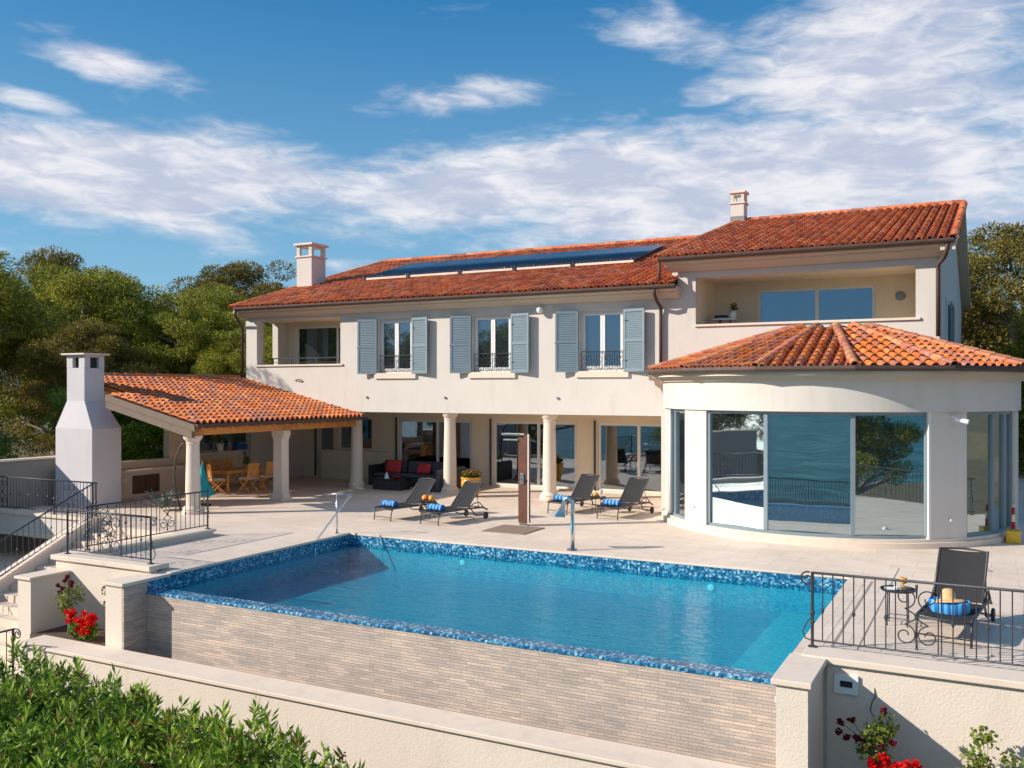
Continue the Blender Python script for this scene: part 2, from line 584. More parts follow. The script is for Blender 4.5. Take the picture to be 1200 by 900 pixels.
class MB:
    def __init__(s):
        s.v = []
        s.f = []
        s.c = []

    def add(s, vs, fs, c=None):
        k = len(s.v)
        s.v.extend([tuple(p) for p in vs])
        for f in fs:
            s.f.append(tuple(i + k for i in f))
            s.c.append(c)
        return s

    def box(s, x0, x1, y0, y1, z0, z1):
        vs = [(x, y, z) for z in (z0, z1) for y in (y0, y1) for x in (x0, x1)]
        return s.add(vs, [(0, 2, 3, 1), (4, 5, 7, 6), (0, 1, 5, 4), (2, 6, 7, 3), (0, 4, 6, 2), (1, 3, 7, 5)])

    def obox(s, c, sx, sy, sz, rz=0, rx=0, ry=0):
        mt = Matrix.Translation(c) @ Matrix.Rotation(rz, 4, 'Z') @ Matrix.Rotation(ry, 4, 'Y') @ Matrix.Rotation(rx, 4, 'X')
        vs = [mt @ Vector((x * sx / 2, y * sy / 2, z * sz / 2)) for z in (-1, 1) for y in (-1, 1) for x in (-1, 1)]
        return s.add(vs, [(0, 2, 3, 1), (4, 5, 7, 6), (0, 1, 5, 4), (2, 6, 7, 3), (0, 4, 6, 2), (1, 3, 7, 5)])

    def prism(s, poly, y0, y1, plane='XZ'):
        """extrude polygon given in a plane along the third axis"""
        def P(a, b, t):
            return {'XZ': (a, t, b), 'YZ': (t, a, b), 'XY': (a, b, t)}[plane]
        n = len(poly)
        vs = [P(a, b, y0) for a, b in poly] + [P(a, b, y1) for a, b in poly]
        fs = [tuple(range(n)), tuple(range(2 * n - 1, n - 1, -1))] + [(i, (i + 1) % n + 0, (i + 1) % n + n, i + n) for i in range(n)]
        return s.add(vs, fs)

    def tube(s, pts, r, n=6, cap=True):
        pts = [Vector(p) for p in pts]
        rs = r if isinstance(r, (list, tuple)) else [r] * len(pts)
        k = len(s.v)
        up = None
        for i, p in enumerate(pts):
            d = (pts[min(i + 1, len(pts) - 1)] - pts[max(i - 1, 0)])
            if d.length < 1e-9:
                d = Vector((0, 0, 1))
            d.normalize()
            if up is None:
                up = Vector((0, 0, 1)) if abs(d.z) < .9 else Vector((1, 0, 0))
            a = d.cross(up).normalized()
            b = a.cross(d).normalized()
            up = b
            for j in range(n):
                t = 2 * math.pi * j / n + math.pi / n
                s.v.append(tuple(p + (a * math.cos(t) + b * math.sin(t)) * rs[i]))
        for i in range(len(pts) - 1):
            for j in range(n):
                s.f.append((k + i * n + j, k + i * n + (j + 1) % n, k + (i + 1) * n + (j + 1) % n, k + (i + 1) * n + j))
                s.c.append(None)
        if cap:
            s.f.append(tuple(k + j for j in range(n))[::-1]); s.c.append(None)
            q = k + (len(pts) - 1) * n
            s.f.append(tuple(q + j for j in range(n))); s.c.append(None)
        return s

    def lathe(s, prof, c=(0, 0, 0), n=24, a0=0, a1=360, sx=1, sy=1):
        full = abs(a1 - a0) >= 360
        m_ = n if full else n + 1
        vs = []
        for (r, z) in prof:
            for j in range(m_):
                t = R(a0 + (a1 - a0) * j / n)
                vs.append((c[0] + r * math.cos(t) * sx, c[1] + r * math.sin(t) * sy, c[2] + z))
        fs = []
        for i in range(len(prof) - 1):
            for j in range(n):
                j2 = (j + 1) % m_
                fs.append((i * m_ + j, i * m_ + j2, (i + 1) * m_ + j2, (i + 1) * m_ + j))
        s.add(vs, fs)
        return s

    def arcwall(s, c, r0, r1, z0, z1, a0, a1, n=12):
        """solid curved wall between radii r0 and r1"""
        vs = []
        for j in range(n + 1):
            t = R(a0 + (a1 - a0) * j / n)
            for (r, z) in ((r1, z0), (r1, z1), (r0, z1), (r0, z0)):
                vs.append((c[0] + r * math.cos(t), c[1] + r * math.sin(t), z))
        fs = [(0, 1, 2, 3), (4 * n + 3, 4 * n + 2, 4 * n + 1, 4 * n)]
        for j in range(n):
            for q in range(4):
                fs.append((4 * j + q, 4 * j + 4 + q, 4 * j + 4 + (q + 1) % 4, 4 * j + (q + 1) % 4))
        return s.add(vs, fs)

    def wall(s, axis, t0, t1, a0, a1, b0, b1, holes):
        """wall with rectangular holes. axis 'Y': spans X(a) and Z(b), thickness t in Y; axis 'X': spans Y and Z"""
        As = sorted({a0, a1, *[h[0] for h in holes], *[h[1] for h in holes]})
        Bs = sorted({b0, b1, *[h[2] for h in holes], *[h[3] for h in holes]})
        As = [a for a in As if a0 <= a <= a1]
        Bs = [b for b in Bs if b0 <= b <= b1]

        def solid(i, j):
            if i < 0 or j < 0 or i >= len(As) - 1 or j >= len(Bs) - 1:
                return False
            ca, cb_ = (As[i] + As[i + 1]) / 2, (Bs[j] + Bs[j + 1]) / 2
            return not any(h[0] < ca < h[1] and h[2] < cb_ < h[3] for h in holes)

        def P(a, t, b):
            return (a, t, b) if axis == 'Y' else (t, a, b)
        for i in range(len(As) - 1):
            for j in range(len(Bs) - 1):
                if not solid(i, j):
                    continue
                A0, A1, B0, B1 = As[i], As[i + 1], Bs[j], Bs[j + 1]
                s.add([P(A0, t0, B0), P(A1, t0, B0), P(A1, t0, B1), P(A0, t0, B1)], [(0, 1, 2, 3)])
                s.add([P(A0, t1, B0), P(A1, t1, B0), P(A1, t1, B1), P(A0, t1, B1)], [(3, 2, 1, 0)])
                for (di, dj, e) in ((-1, 0, (A0, A0, B0, B1)), (1, 0, (A1, A1, B0, B1)), (0, -1, (A0, A1, B0, B0)), (0, 1, (A0, A1, B1, B1))):
                    if not solid(i + di, j + dj):
                        p, q, r, t = e
                        s.add([P(p, t0, r), P(q, t0, t), P(q, t1, t), P(p, t1, r)], [(0, 1, 2, 3)])
        return s

    def build(s, name, mat, parent=None, smooth=False, bevel=0, kind=None, local=False):
        me = bpy.data.meshes.new(name)
        off = Vector((0, 0, 0)) if (parent is None or local) else wloc(parent)
        vs = np.array(s.v, dtype=float).reshape(-1, 3) - np.array(off)
        me.from_pydata(vs.tolist(), [], s.f)
        if any(c is not None for c in s.c):
            ca = me.color_attributes.new('tint', 'FLOAT_COLOR', 'CORNER')
            arr = np.empty((len(me.loops), 4), dtype=np.float32)
            k = 0
            for f, c in zip(s.f, s.c):
                c = c or (.4, .14, .06)
                arr[k:k + len(f), :3] = c
                k += len(f)
            arr[:, 3] = 1
            ca.data.foreach_set('color', arr.ravel())
        if mat is not None:
            me.materials.append(mat if not isinstance(mat, str) else MT[mat])
        if smooth:
            me.polygons.foreach_set('use_smooth', [True] * len(me.polygons))
            if smooth != 'all':
                try:
                    me.set_sharp_from_angle(angle=R(38))
                except Exception:
                    pass
        me.validate()
        me.update()
        o = bpy.data.objects.new(name, me)
        col.objects.link(o)
        if parent is not None:
            o.parent = parent
        if bevel:
            b = o.modifiers.new('bevel', 'BEVEL')
            b.width = bevel
            b.segments = 2
            b.limit_method = 'ANGLE'
        if kind:
            o['kind'] = kind
        return o


def copy_tree(o, parent=None):
    c = o.copy()
    col.objects.link(c)
    if parent is not None:
        c.parent = parent
        c.matrix_parent_inverse = o.matrix_parent_inverse.copy()
    for ch in [x for x in bpy.data.objects if x.parent == o]:
        copy_tree(ch, c)
    return c


# roof tiles -----------------------------------------------------------
PAL_RED = [(.66, .17, .05), (.60, .15, .045), (.70, .22, .08), (.52, .13, .05), (.62, .20, .10), (.70, .27, .13), (.40, .12, .065)]
PAL_ORA = [(.68, .20, .045), (.64, .17, .04), (.58, .20, .09), (.46, .17, .10), (.72, .26, .09), (.55, .13, .035), (.40, .15, .10)]


def tiles(mb, O, U, V, L, uL, uR, pitch=.27, course=.40, pal=PAL_RED, seg=6, flip=1):
    O, U, V = Vector(O), Vector(U).normalized(), Vector(V).normalized()
    N = U.cross(V).normalized() * flip
    lo = min(uL(0), uL(L)) ; hi = max(uR(0), uR(L))
    n0, n1 = int(math.floor(lo / pitch)) - 1, int(math.ceil(hi / pitch)) + 1
    nv = max(1, int(round(L / course)))
    cs = L / nv
    for i in range(n0, n1):
        uc = (i + .5) * pitch
        for j in range(nv):
            v0, v1 = j * cs, min(L, (j + 1) * cs + .05)
            vm = (v0 + v1) / 2
            if uc < uL(vm) - .02 or uc > uR(vm) + .02:
                continue
            base = random.choice(pal)
            g = random.uniform(.85, 1.12)
            cc = tuple(x * g for x in base)
            jit = random.uniform(-.006, .006)

            def P(u, v, n):
                u = min(max(u, uL(v) - .03), uR(v) + .03)
                return O + U * u + V * v + N * n
            r0, r1 = pitch * .335, pitch * .275
            outer, inner, back = [], [], []
            for k in range(seg + 1):
                t = math.pi * k / seg
                outer.append(P(uc + jit + r0 * math.cos(t), v0, .055 + r0 * .92 * math.sin(t)))
                inner.append(P(uc + jit + (r0 - .016) * math.cos(t), v0, .055 + (r0 - .016) * .92 * math.sin(t)))
                back.append(P(uc + r1 * math.cos(t), v1, .028 + r1 * .92 * math.sin(t)))
            n = seg + 1
            fs = [(k, k + 1, n + k + 1, n + k) for k in range(seg)]
            mb.add(outer + back, fs, cc)
            mb.add(outer + inner, fs, tuple(x * .9 for x in cc))
            # pan tile between two covers
            base = random.choice(pal)
            cc = tuple(x * random.uniform(.8, 1.05) for x in base)
            up = uc + pitch / 2
            if up < uR(vm):
                a, b = [], []
                for k in range(5):
                    t = math.pi * k / 4
                    rr = pitch * .36
                    a.append(P(up - rr * math.cos(t), v0, .055 - .045 * math.sin(t)))
                    b.append(P(up - rr * math.cos(t), v1, .036 - .045 * math.sin(t)))
                mb.add(a + b, [(k, k + 1, 5 + k + 1, 5 + k) for k in range(4)], cc)
    # underlay
    k_ = 12
    for i in range(k_):
        a, b = L * i / k_, L * (i + 1) / k_
        q = max(uL(a + .001), uL(b - .001))
        ql, qh = (q, q) if abs(uL(a) - uL(b)) > .5 else (uL(a), uL(b))
        mb.add([O + U * ql + V * a, O + U * uR(a) + V * a, O + U * uR(b) + V * b, O + U * qh + V * b], [(0, 1, 2, 3)], (.12, .05, .03))


def ridge(mb, p0, p1, r=.13, pal=PAL_RED, seg=7, step=.42):
    p0, p1 = Vector(p0), Vector(p1)
    d = (p1 - p0)
    L = d.length
    d.normalize()
    a = d.cross(Vector((0, 0, 1))).normalized()
    up = a.cross(d).normalized()
    n = max(1, int(L / step))
    for i in range(n):
        q0, q1 = p0 + d * (L * i / n), p0 + d * min(L, (L * (i + 1) / n + .05))
        cc = tuple(x * random.uniform(.9, 1.15) for x in random.choice(pal))
        A, B, I = [], [], []
        for k in range(seg + 1):
            t = math.pi * (-.08 + 1.16 * k / seg)
            A.append(q0 + a * r * math.cos(t) + up * (r * math.sin(t)))
            B.append(q1 + a * r * .84 * math.cos(t) + up * (r * .84 * math.sin(t)))
            I.append(q0 + a * (r - .016) * math.cos(t) + up * ((r - .016) * math.sin(t)))
        m_ = seg + 1
        mb.add(A + B, [(k, k + 1, m_ + k + 1, m_ + k) for k in range(seg)], cc)
        mb.add(A + I, [(k, k + 1, m_ + k + 1, m_ + k) for k in range(seg)], cc)
    return mb
# ================================================================== THE SETTING
def smooth(t):
    t = min(1, max(0, t))
    return t * t * (3 - 2 * t)


def ground_z(x, y):
    z = -2.45
    z += 2.15 * smooth((y - 47.6) / 1.5)
    l = smooth((-27.2 - x) / 1.0) * smooth((y + 6) / 10)
    z = z * (1 - l) + 0.1 * l
    z += .6 * smooth((y - 60) / 40) * 2
    z -= 11 * smooth((-6 - y) / 26)
    return z


xs = sorted(set([-6000, -2500, -900, -400, -200, -120, -90, -70] + list(np.arange(-60, 40.1, 1.2)) + [-27.2, -28.2, 50, 70, 100, 180, 400, 900, 2500, 6000]))
ys = sorted(set([-400, -120, -60] + list(np.arange(-46, 70, 1.2)) + [47.6, 49.1, 80, 100, 140, 220, 400, 900, 2500, 6000]))
g = MB()
g.v = [(x, y, ground_z(x, y) + .04 * math.sin(x * 1.3) * math.cos(y * .9)) for y in ys for x in xs]
nx = len(xs)
for j in range(len(ys) - 1):
    for i in range(nx - 1):
        g.f.append((j * nx + i, j * nx + i + 1, (j + 1) * nx + i + 1, (j + 1) * nx + i))
        g.c.append(None)
g.build('ground', 'ground', None, 'all', kind='structure')
MB().add([(-9000, -9000, -8.2), (9000, -9000, -8.2), (9000, -16, -8.2), (-9000, -16, -8.2)], [(0, 1, 2, 3)]).build('sea', 'sea', None, kind='structure')

# terrace slabs (top at z = 0), around the pool hole X -14.28..-2.4, Y 12.62..18.65
PX0, PX1, PY0, PY1 = -14.28, -2.40, 12.40, 18.65
t = MB()
t.box(-25.7, 5.0, PY1 + .01, 47.5, -.45, 0)
t.box(-17.3, PX0 - .01, 12.95, PY1, -2.4, 0)
t.box(PX1 + .01, 5.0, 12.95, PY1, -2.4, 0)
t.box(-27.5, -21.35, 16.9, PY1, -.45, 0)
t.box(-21.35, -17.3, 16.6, PY1, -.45, 0)
t.build('terrace', 'paving', None, kind='structure')
# substructure below the terrace on the left, seen in the undercroft opening
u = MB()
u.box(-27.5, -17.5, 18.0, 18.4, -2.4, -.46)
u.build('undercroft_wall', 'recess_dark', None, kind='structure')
lp = MB()
lp.box(-27.5, -21.5, 9.0, 18.0, -2.5, -1.25)
lp.build('lower_path', 'paving', None, kind='structure')
lp = MB()
lp.box(-27.4, -16.6, 3.0, 11.9, -2.5, -2.3)
lp.build('garden_path', 'paving', None, kind='structure')

# pool basin
b = MB()
D = -.80
b.box(PX0 - .2, PX0, PY0 + .002, PY1, -.36, -.045)
b.box(PX1, PX1 + .2, 12.96, PY1, -.36, -.045)
b.box(PX0 - .2, PX1 + .2, PY1, PY1 + .2, -.36, -.045)
b.prism([(PY0 + .03, -2.4), (PY0 + .03, -.285), (PY0 + .05, -.262), (PY0 + .33, -.255), (PY0 + .36, -.268), (PY0 + .36, -2.4)], PX0, PX1, 'YZ')
bas = b.build('pool_basin', 'mosaic', None, kind='structure')
f = MB()
f.box(PX0, PX1, PY0 + .36, PY1, D - .1, D)
f.box(PX0 - .2, PX0, PY0 + .36, PY1, D, -.361)
f.box(PX1, PX1 + .2, 12.96, PY1, D, -.361)
f.box(PX0 - .2, PX1 + .2, PY1, PY1 + .2, D, -.361)
f.box(PX1 - .95, PX1 - .001, PY0 + .362, PY1 - 1.6, D + .001, -.42)       # seat ledge along the right wall
for k in range(0):
    f.box(PX0 + .001, PX0 + 2.6 - .45 * k, PY1 - .45 * (4 - k) , PY1 - .45 * (3 - k), D + .001, -.5 - .16 * (3 - k))
f.build('pool_floor', 'poolfloor', bas)
w = MB()
w.box(PX0 + .002, PX1 - .002, PY0 + .365, PY1 - .002, D + .002, -.262)
w.build('pool_water', 'poolwater', None, kind='structure')
# white coping line around the pool, 25 mm above the tiles' top
cp = MB()
cp.box(PX0 - .30, PX0 + .012, 12.955, PY1 + .30, -.044, .004)
cp.box(PX1 - .012, PX1 + .30, 12.955, PY1 + .30, -.044, .004)
cp.box(PX0 + .012, PX1 - .012, PY1 - .012, PY1 + .30, -.044, .004)
cp.build('pool_coping', 'paving', None, kind='structure')
# slot drain right of the pool
sd = MB()
sd.box(-2.0, -1.965, 13.5, 18.4, -.01, .004)
sd.box(-1.66, -1.64, 13.5, 20.0, -.01, .004)
sd.build('drain_slot', simple('drain_shade', (.30, .26, .22), .8), None, kind='structure')

# stone clad overflow wall of the pool
pw = thing('pool_overflow_wall', (-8.3, PY0, -2.4), 'long wall of stacked split stone below the pool overflow edge', 'wall')
MB().box(PX0 + .0, PX1 - .03, PY0 - .02, PY0 + .03, -2.4, -.30).build('stone_cladding', 'cladding', pw)
ed = MB().prism([(PY0 - .03, -.30), (PY0 - .03, -.275), (PY0 - .005, -.255), (PY0 + .03, -.262), (PY0 + .03, -.30)], PX0, PX1 - .03, 'YZ')
ed.build('mosaic_edge', 'mosaic', pw)

# low garden wall in front
lw = thing('garden_wall', (-9, 11.5, -2.4), 'long low rough plaster garden wall with a flat pale cap, in front of the pool', 'wall')
MB().box(-16.42, -2.36, 11.29, 11.75, -2.5, -1.285).build('wall_face', 'render_rough', lw)
MB().box(-16.5, -2.36, 11.23, 11.84, -1.285, -1.22).build('cap', 'cap', lw, bevel=.012)
MB().box(-14.2, -2.4, 11.84, 12.38, -2.4, -2.0).build('overflow_gutter', 'mosaic', lw)

# wall stubs
ps = thing('stub_wall', (-14.6, 12.3, -1.25), 'stub wall at the left pool corner, one side clad in grey split stone', 'wall')
MB().box(-14.78, -14.335, 11.86, 12.94, -1.8, -.075).build('wall_face', 'render_rough', ps)
MB().box(-14.335, -14.283, 11.862, 12.40, -2.4, -.075).build('stone_cladding', 'cladding', ps)
MB().box(-14.82, -14.27, 11.82, 12.95, -.075, -.012).build('cap', 'cap', ps, bevel=.012)
s2 = thing('stub_wall', (-17.2, 12.3, -1.25), 'plain plaster stub wall with a pale cap between the stairs and the rose bed', 'wall')
MB().box(-17.38, -16.98, 11.88, 12.72, -2.4, -.21).build('wall_face', 'render_rough', s2)
MB().box(-17.44, -16.93, 11.83, 12.74, -.21, -.15).build('cap', 'cap', s2, bevel=.012)
s3 = thing('stub_wall', (-2.2, 12.1, -1.25), 'tall pale plaster pier at the right front corner of the pool', 'wall')
MB().box(-2.385, -2.0, 11.72, 12.93, -2.5, -.075).build('wall_face', 'render_rough', s3)
MB().box(-2.44, -1.95, 11.67, 12.94, -.075, -.0).build('cap', 'cap', s3, bevel=.012)

# planter wall and its railing's base
w1 = thing('planter_back_wall', (-16, 12.9, -1.4), 'plaster retaining wall behind the rose bed with a thick pale cap', 'wall')
MB().box(-17.42, -14.62, 12.76, 12.94, -2.4, .03).build('wall_face', 'render_rough', w1)
MB().box(-17.52, -14.58, 12.70, 13.2, .03, .13).build('cap', 'cap', w1, bevel=.012)
MB().box(-16.95, -14.8, 11.84, 12.755, -2.4, -1.27).build('planting_bed', 'soil', w1)

# right terrace wall
rw = thing('terrace_wall', (2, 12.95, -1), 'rough plaster terrace wall with moulded pale coping under the right-hand railing', 'wall')
MB().box(-1.96, 5.0, 12.925, 12.948, -2.5, -.075).build('wall_face', 'render_rough', rw)
MB().box(-2.28, 5.05, 12.86, 13.42, -.07, .02).build('cap', 'cap', rw, bevel=.012)
vb = MB()
vb.wall('Y', 12.885, 12.924, -1.86, -1.56, -.44, -.19, [(-1.79, -1.63, -.36, -.27)])
fr = vb.build('vent_frame', 'white_gloss', rw)
MB().box(-1.79, -1.63, 12.915, 12.9235, -.36, -.27).build('vent_opening', 'dark', fr)
MB().tube([(-1.36, 12.93, -.32), (-1.355, 12.90, -.44), (-1.38, 12.87, -.47), (-1.41, 12.86, -.60), (-1.36, 12.86, -.68)], .008).build('loose_cable', 'black_hose', rw)
MB().box(-1.9, 6, 11.6, 12.95, -2.4, -1.85).build('planting_bed', 'soil', None, kind='structure')
# small round spout at left of the pier
MB().lathe([(.001, 0), (.05, 0), (.05, .04), (.03, .045), (.001, .03)], (0, 0, 0), 16).build('wall_spout', 'white_gloss', s3, local=True)
o = [x for x in bpy.data.objects if x.name.startswith('wall_spout')][0]
o.rotation_euler = (0, R(-90), 0)
o.location = Vector((-2.385, 11.9, -.33)) - s3.location

# stairs descending to the garden
st = MB()
rise, run = .158, .345
for k in range(15):
    y1 = 16.6 - run * k
    st.box(-21.05, -17.4 if y1 > 13.0 else -17.4, y1 - run, y1, -2.5, -rise * (k + 1))
st.build('stairs', 'paving', None, bevel=.01, kind='structure')
# stringer wall, left
sw = thing('stair_wall', (-21.2, 14.5, -2), 'sloping plaster stair wall with a pale cap, left of the steps', 'wall')
top = [(16.75, .10), (16.45, .08), (16.2, -.0), (11.0, -.0 - .458 * 5.2)]
MB().prism([(16.75, -2.5)] + top + [(11.0, -2.6)], -21.33, -21.07, 'YZ').build('wall_face', 'render', sw)
up = [(y, z + .075) for y, z in top]
MB().prism(top + up[::-1], -21.40, -21.02, 'YZ').build('cap', 'cap', sw, bevel=.01)
# curb right of the stair opening
cw = thing('terrace_curb', (-17.3, 15, 0), 'low pale stone curb carrying the railing right of the stair opening', 'curb')
MB().box(-17.28, -16.98, 13.21, 16.75, 0.0, .10).build('curb_body', 'render', cw)
MB().box(-17.34, -16.93, 13.205, 16.80, .10, .16).build('cap', 'cap', cw, bevel=.01)
# left platform edge
pe = thing('terrace_edge', (-24, 16.9, 0), 'pale stone edge and plaster fascia of the terrace left of the stairs', 'curb')
MB().box(-27.5, -21.42, 16.84, 16.895, -.46, .03).build('fascia', 'render', pe)
MB().box(-27.5, -21.42, 16.78, 17.15, .03, .11).build('cap', 'cap', pe, bevel=.01)
MB().box(-27.5, -21.42, 16.76, 16.897, -.56, -.46).build('lower_band', 'cap', pe, bevel=.01)

# boundary wall left
bw = thing('boundary_wall', (-26, 16, 0), 'plaster boundary wall, its grey standing for tree shade, with a pale cap left of the white fireplace', 'wall')
MB().box(-26.2, -25.98, 8, 20.4, -2.4, 1.44).build('wall_face', 'shade_grey_wall', bw)
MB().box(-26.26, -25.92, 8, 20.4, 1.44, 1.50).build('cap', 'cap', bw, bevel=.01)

# ================================================================== VILLA
V = thing('villa', (-13, 30, 0), 'cream two-storey villa with terracotta roofs, blue-grey shutters and a round glazed bay', 'house')
main_holes = [(-25.12, -21.1, 4.53, 6.24), (-19.42, -17.97, 4.17, 6.08), (-15.55, -14.07, 4.17, 6.07), (-11.62, -10.13, 4.17, 6.07)]
w = MB()
w.wall('Y', 27.0, 27.32, -25.68, -8.4, 2.78, 6.75, main_holes)
w.build('front_wall', 'render', V)
w = MB()
w.wall('Y', 27.0, 27.32, -8.4, -1.19, 2.78, 7.45, [(-7.85, -1.81, 5.53, 6.93)])
w.box(-8.92, -8.4, 27.0, 27.32, 0, 2.779)
w.build('front_wall', 'render', V)
# side walls with gables
w = MB()
w.wall('X', -25.68, -25.4, 27.321, 45.5, 2.78, 6.75, [(27.7, 28.5, 4.53, 6.24)])
w.box(-25.68, -25.4, 27.0, 45.5, 0, 2.779)
w.prism([(27.0, 6.751), (36.3, 9.55), (45.5, 6.751)], -25.68, -25.4, 'YZ')
w.box(-25.4, -1.2, 45.2, 45.5, 0, 6.9)
w.build('side_wall', 'render', V)
w = MB()
w.wall('X', -1.47, -1.19, 27.321, 45.5, 0, 7.45, [(29.6, 30.3, 4.4, 6.3), (32.0, 33.2, 4.3, 6.3)])
w.prism([(27.0, 7.451), (36.3, 10.0), (45.5, 7.451)], -1.47, -1.19, 'YZ')
w.prism([(27.33, 6.8), (27.33, 7.4), (36.3, 10.0), (45.5, 7.4), (45.5, 6.8)], -8.68, -8.4, 'YZ')
w.build('side_wall', 'render', V)
# slab over the recess and first floor
w = MB()
w.box(-25.39, -8.41, 27.325, 33, 2.78, 3.0)
w.box(-8.39, -1.48, 27.325, 33, 2.9, 3.1)
w.build('ceiling_slab', 'soffit', V)
# recess back wall, ground floor
w = MB()
w.wall('Y', 30.0, 30.25, -25.4, -8.9, 0, 2.779, [(-20.62, -17.30, .06, 2.42), (-16.40, -13.02, .06, 2.42), (-12.24, -9.0, .06, 2.42), (-23.53, -21.87, 1.17, 2.46), (-24.60, -23.75, .06, 2.42)])
w.box(-8.915, -8.6, 27.321, 30.25, 0, 2.779)
w.build('recess_wall', 'recess', V)
MB().box(-24.2, -20.9, 29.72, 29.999, 0, 1.14).build('low_ledge', 'recess', V)
# interior rooms
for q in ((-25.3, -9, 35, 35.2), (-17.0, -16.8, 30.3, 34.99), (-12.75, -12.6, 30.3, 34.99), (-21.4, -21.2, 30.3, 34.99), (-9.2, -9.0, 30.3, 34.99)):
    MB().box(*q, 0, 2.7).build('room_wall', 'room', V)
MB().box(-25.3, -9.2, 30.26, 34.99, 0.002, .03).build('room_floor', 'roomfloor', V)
# curtains in the doors
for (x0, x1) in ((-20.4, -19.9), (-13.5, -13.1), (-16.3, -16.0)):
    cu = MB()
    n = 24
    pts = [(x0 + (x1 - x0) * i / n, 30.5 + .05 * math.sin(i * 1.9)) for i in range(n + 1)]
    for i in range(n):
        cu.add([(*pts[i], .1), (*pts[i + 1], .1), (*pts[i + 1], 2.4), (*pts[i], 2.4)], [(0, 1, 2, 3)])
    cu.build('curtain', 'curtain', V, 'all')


def door_set(x0, x1, z0, z1, cuts, y=30.06, mat='trim', glass='glass_clear', fw=.09, name='sliding_door', parent=V, deep=.07):
    f = MB()
    f.box(x0, x1, y, y + deep, z1 - fw, z1)
    f.box(x0, x1, y, y + deep, z0, z0 + fw * .8)
    xs_ = [x0] + list(cuts) + [x1]
    for i, x in enumerate(xs_):
        a = x if i == 0 else (x - fw if i == len(xs_) - 1 else x - fw * .6)
        b_ = a + (fw if i in (0, len(xs_) - 1) else fw * 1.2)
        f.box(a, b_, y + .001, y + deep + .004, z0 + fw * .8 + .001, z1 - fw - .001)
    d = f.build(name, mat, parent, bevel=.004)
    MB().box(x0 + fw, x1 - fw, y + .03, y + .036, z0 + fw * .8, z1 - fw).build('pane', glass, d)
    return d


door_set(-20.60, -17.32, .06, 2.42, (-18.85,))
door_set(-16.38, -13.04, .06, 2.42, (-14.55,))
door_set(-12.22, -9.02, .06, 2.42, (-10.73,))
door_set(-24.58, -23.77, .06, 2.42, (), name='kitchen_door', glass='glass_clear')
door_set(-23.53, -21.87, 1.17, 2.46, (-22.6,), name='kitchen_window', fw=.07)
# external screen rail beside each door
for x in (-20.72, -16.5, -12.34, -24.72):
    MB().box(x, x + .05, 29.93, 29.998, .05, 2.5).build('door_rail', 'lounger_frame', V)
MB().box(-20.9, -8.95, 29.86, 29.998, .001, .055).build('door_sill', 'cap', V, bevel=.006)

# cornice, gutter: main roof
def cornice(x0, x1, zt, y=27.0, ret0=True):
    c = MB()
    c.prism([(y, zt - .32), (y - .12, zt - .32), (y - .16, zt - .27), (y - .30, zt - .22), (y - .36, zt - .17), (y - .36, zt - .13), (y - .52, zt - .08), (y - .52, zt), (y, zt)], x0, x1, 'YZ')
    c.build('cornice', 'soffit', V, bevel=.006)


def gutter(x0, x1, z, y=26.40):
    gg = MB()
    prof = [(y + .07, z + .06), (y + .07, z), (y + .03, z - .055), (y - .03, z - .07), (y - .08, z - .045), (y - .105, z), (y - .105, z + .05), (y - .09, z + .05), (y - .09, z), (y, z - .04), (y + .05, z + .06)]
    gg.prism(prof, x0, x1, 'YZ')
    return gg


cornice(-25.80, -8.32, 6.66)
gutter(-25.65, -8.28, 6.66).build('gutter', 'gutter', V)
cornice(-8.70, -1.02, 7.44)
gutter(-8.80, -.86, 7.46).build('gutter', 'gutter', V)
# rake soffits and verge boards on the right gable
w = MB()
w.prism([(26.45, 7.22), (26.45, 7.475), (36.3, 10.115), (46.2, 7.46), (46.2, 7.16), (36.3, 9.84)], -1.188, -.83, 'YZ')
w.build('verge', 'soffit', V)
w = MB()
w.prism([(26.45, 6.48), (26.45, 6.70), (36.3, 9.59), (46.2, 6.68), (46.2, 6.50), (36.3, 9.36)], -25.80, -25.682, 'YZ')
w.build('verge', 'soffit', V)
# tiled roofs
def slope_roof(x0, x1, y0, y1, z0, z1, pal, flip_back=True, pitch=.27):
    mb = MB()
    L = math.hypot(y1 - y0, z1 - z0)
    tiles(mb, (x0, y0, z0), (1, 0, 0), (0, (y1 - y0) / L, (z1 - z0) / L), L, lambda v: 0, lambda v: x1 - x0, pitch, .40, pal)
    # back slope
    yb = 2 * y1 - y0
    tiles(mb, (x1, yb, z0), (-1, 0, 0), (0, -(y1 - y0) / L, (z1 - z0) / L), L, lambda v: 0, lambda v: x1 - x0, pitch, .40, pal)
    ridge(mb, (x0, y1, z1 + .03), (x1, y1, z1 + .03), .15, pal)
    return mb.build('roof', 'tile', V, True)


roofA = slope_roof(-25.80, -8.42, 26.30, 36.3, 6.68, 9.62, PAL_RED, pitch=.25)
roofB = slope_roof(-8.86, -.82, 26.30, 36.3, 7.46, 10.14, PAL_RED, pitch=.27)
# verge tiles (a row of barrel tiles down the rake)
mb = MB()
ridge(mb, (-25.80, 26.3, 6.72), (-25.80, 36.3, 9.66), .11, PAL_RED)
mb.build('verge_tile', 'tile', roofA, True)
mb = MB()
ridge(mb, (-.86, 26.3, 7.50), (-.86, 36.3, 10.18), .12, PAL_RED)
mb.build('verge_tile', 'tile', roofB, True)
mb = MB()
ridge(mb, (-8.84, 26.3, 7.50), (-8.84, 36.3, 10.18), .12, PAL_RED)
mb.build('verge_tile', 'tile', roofB, True)

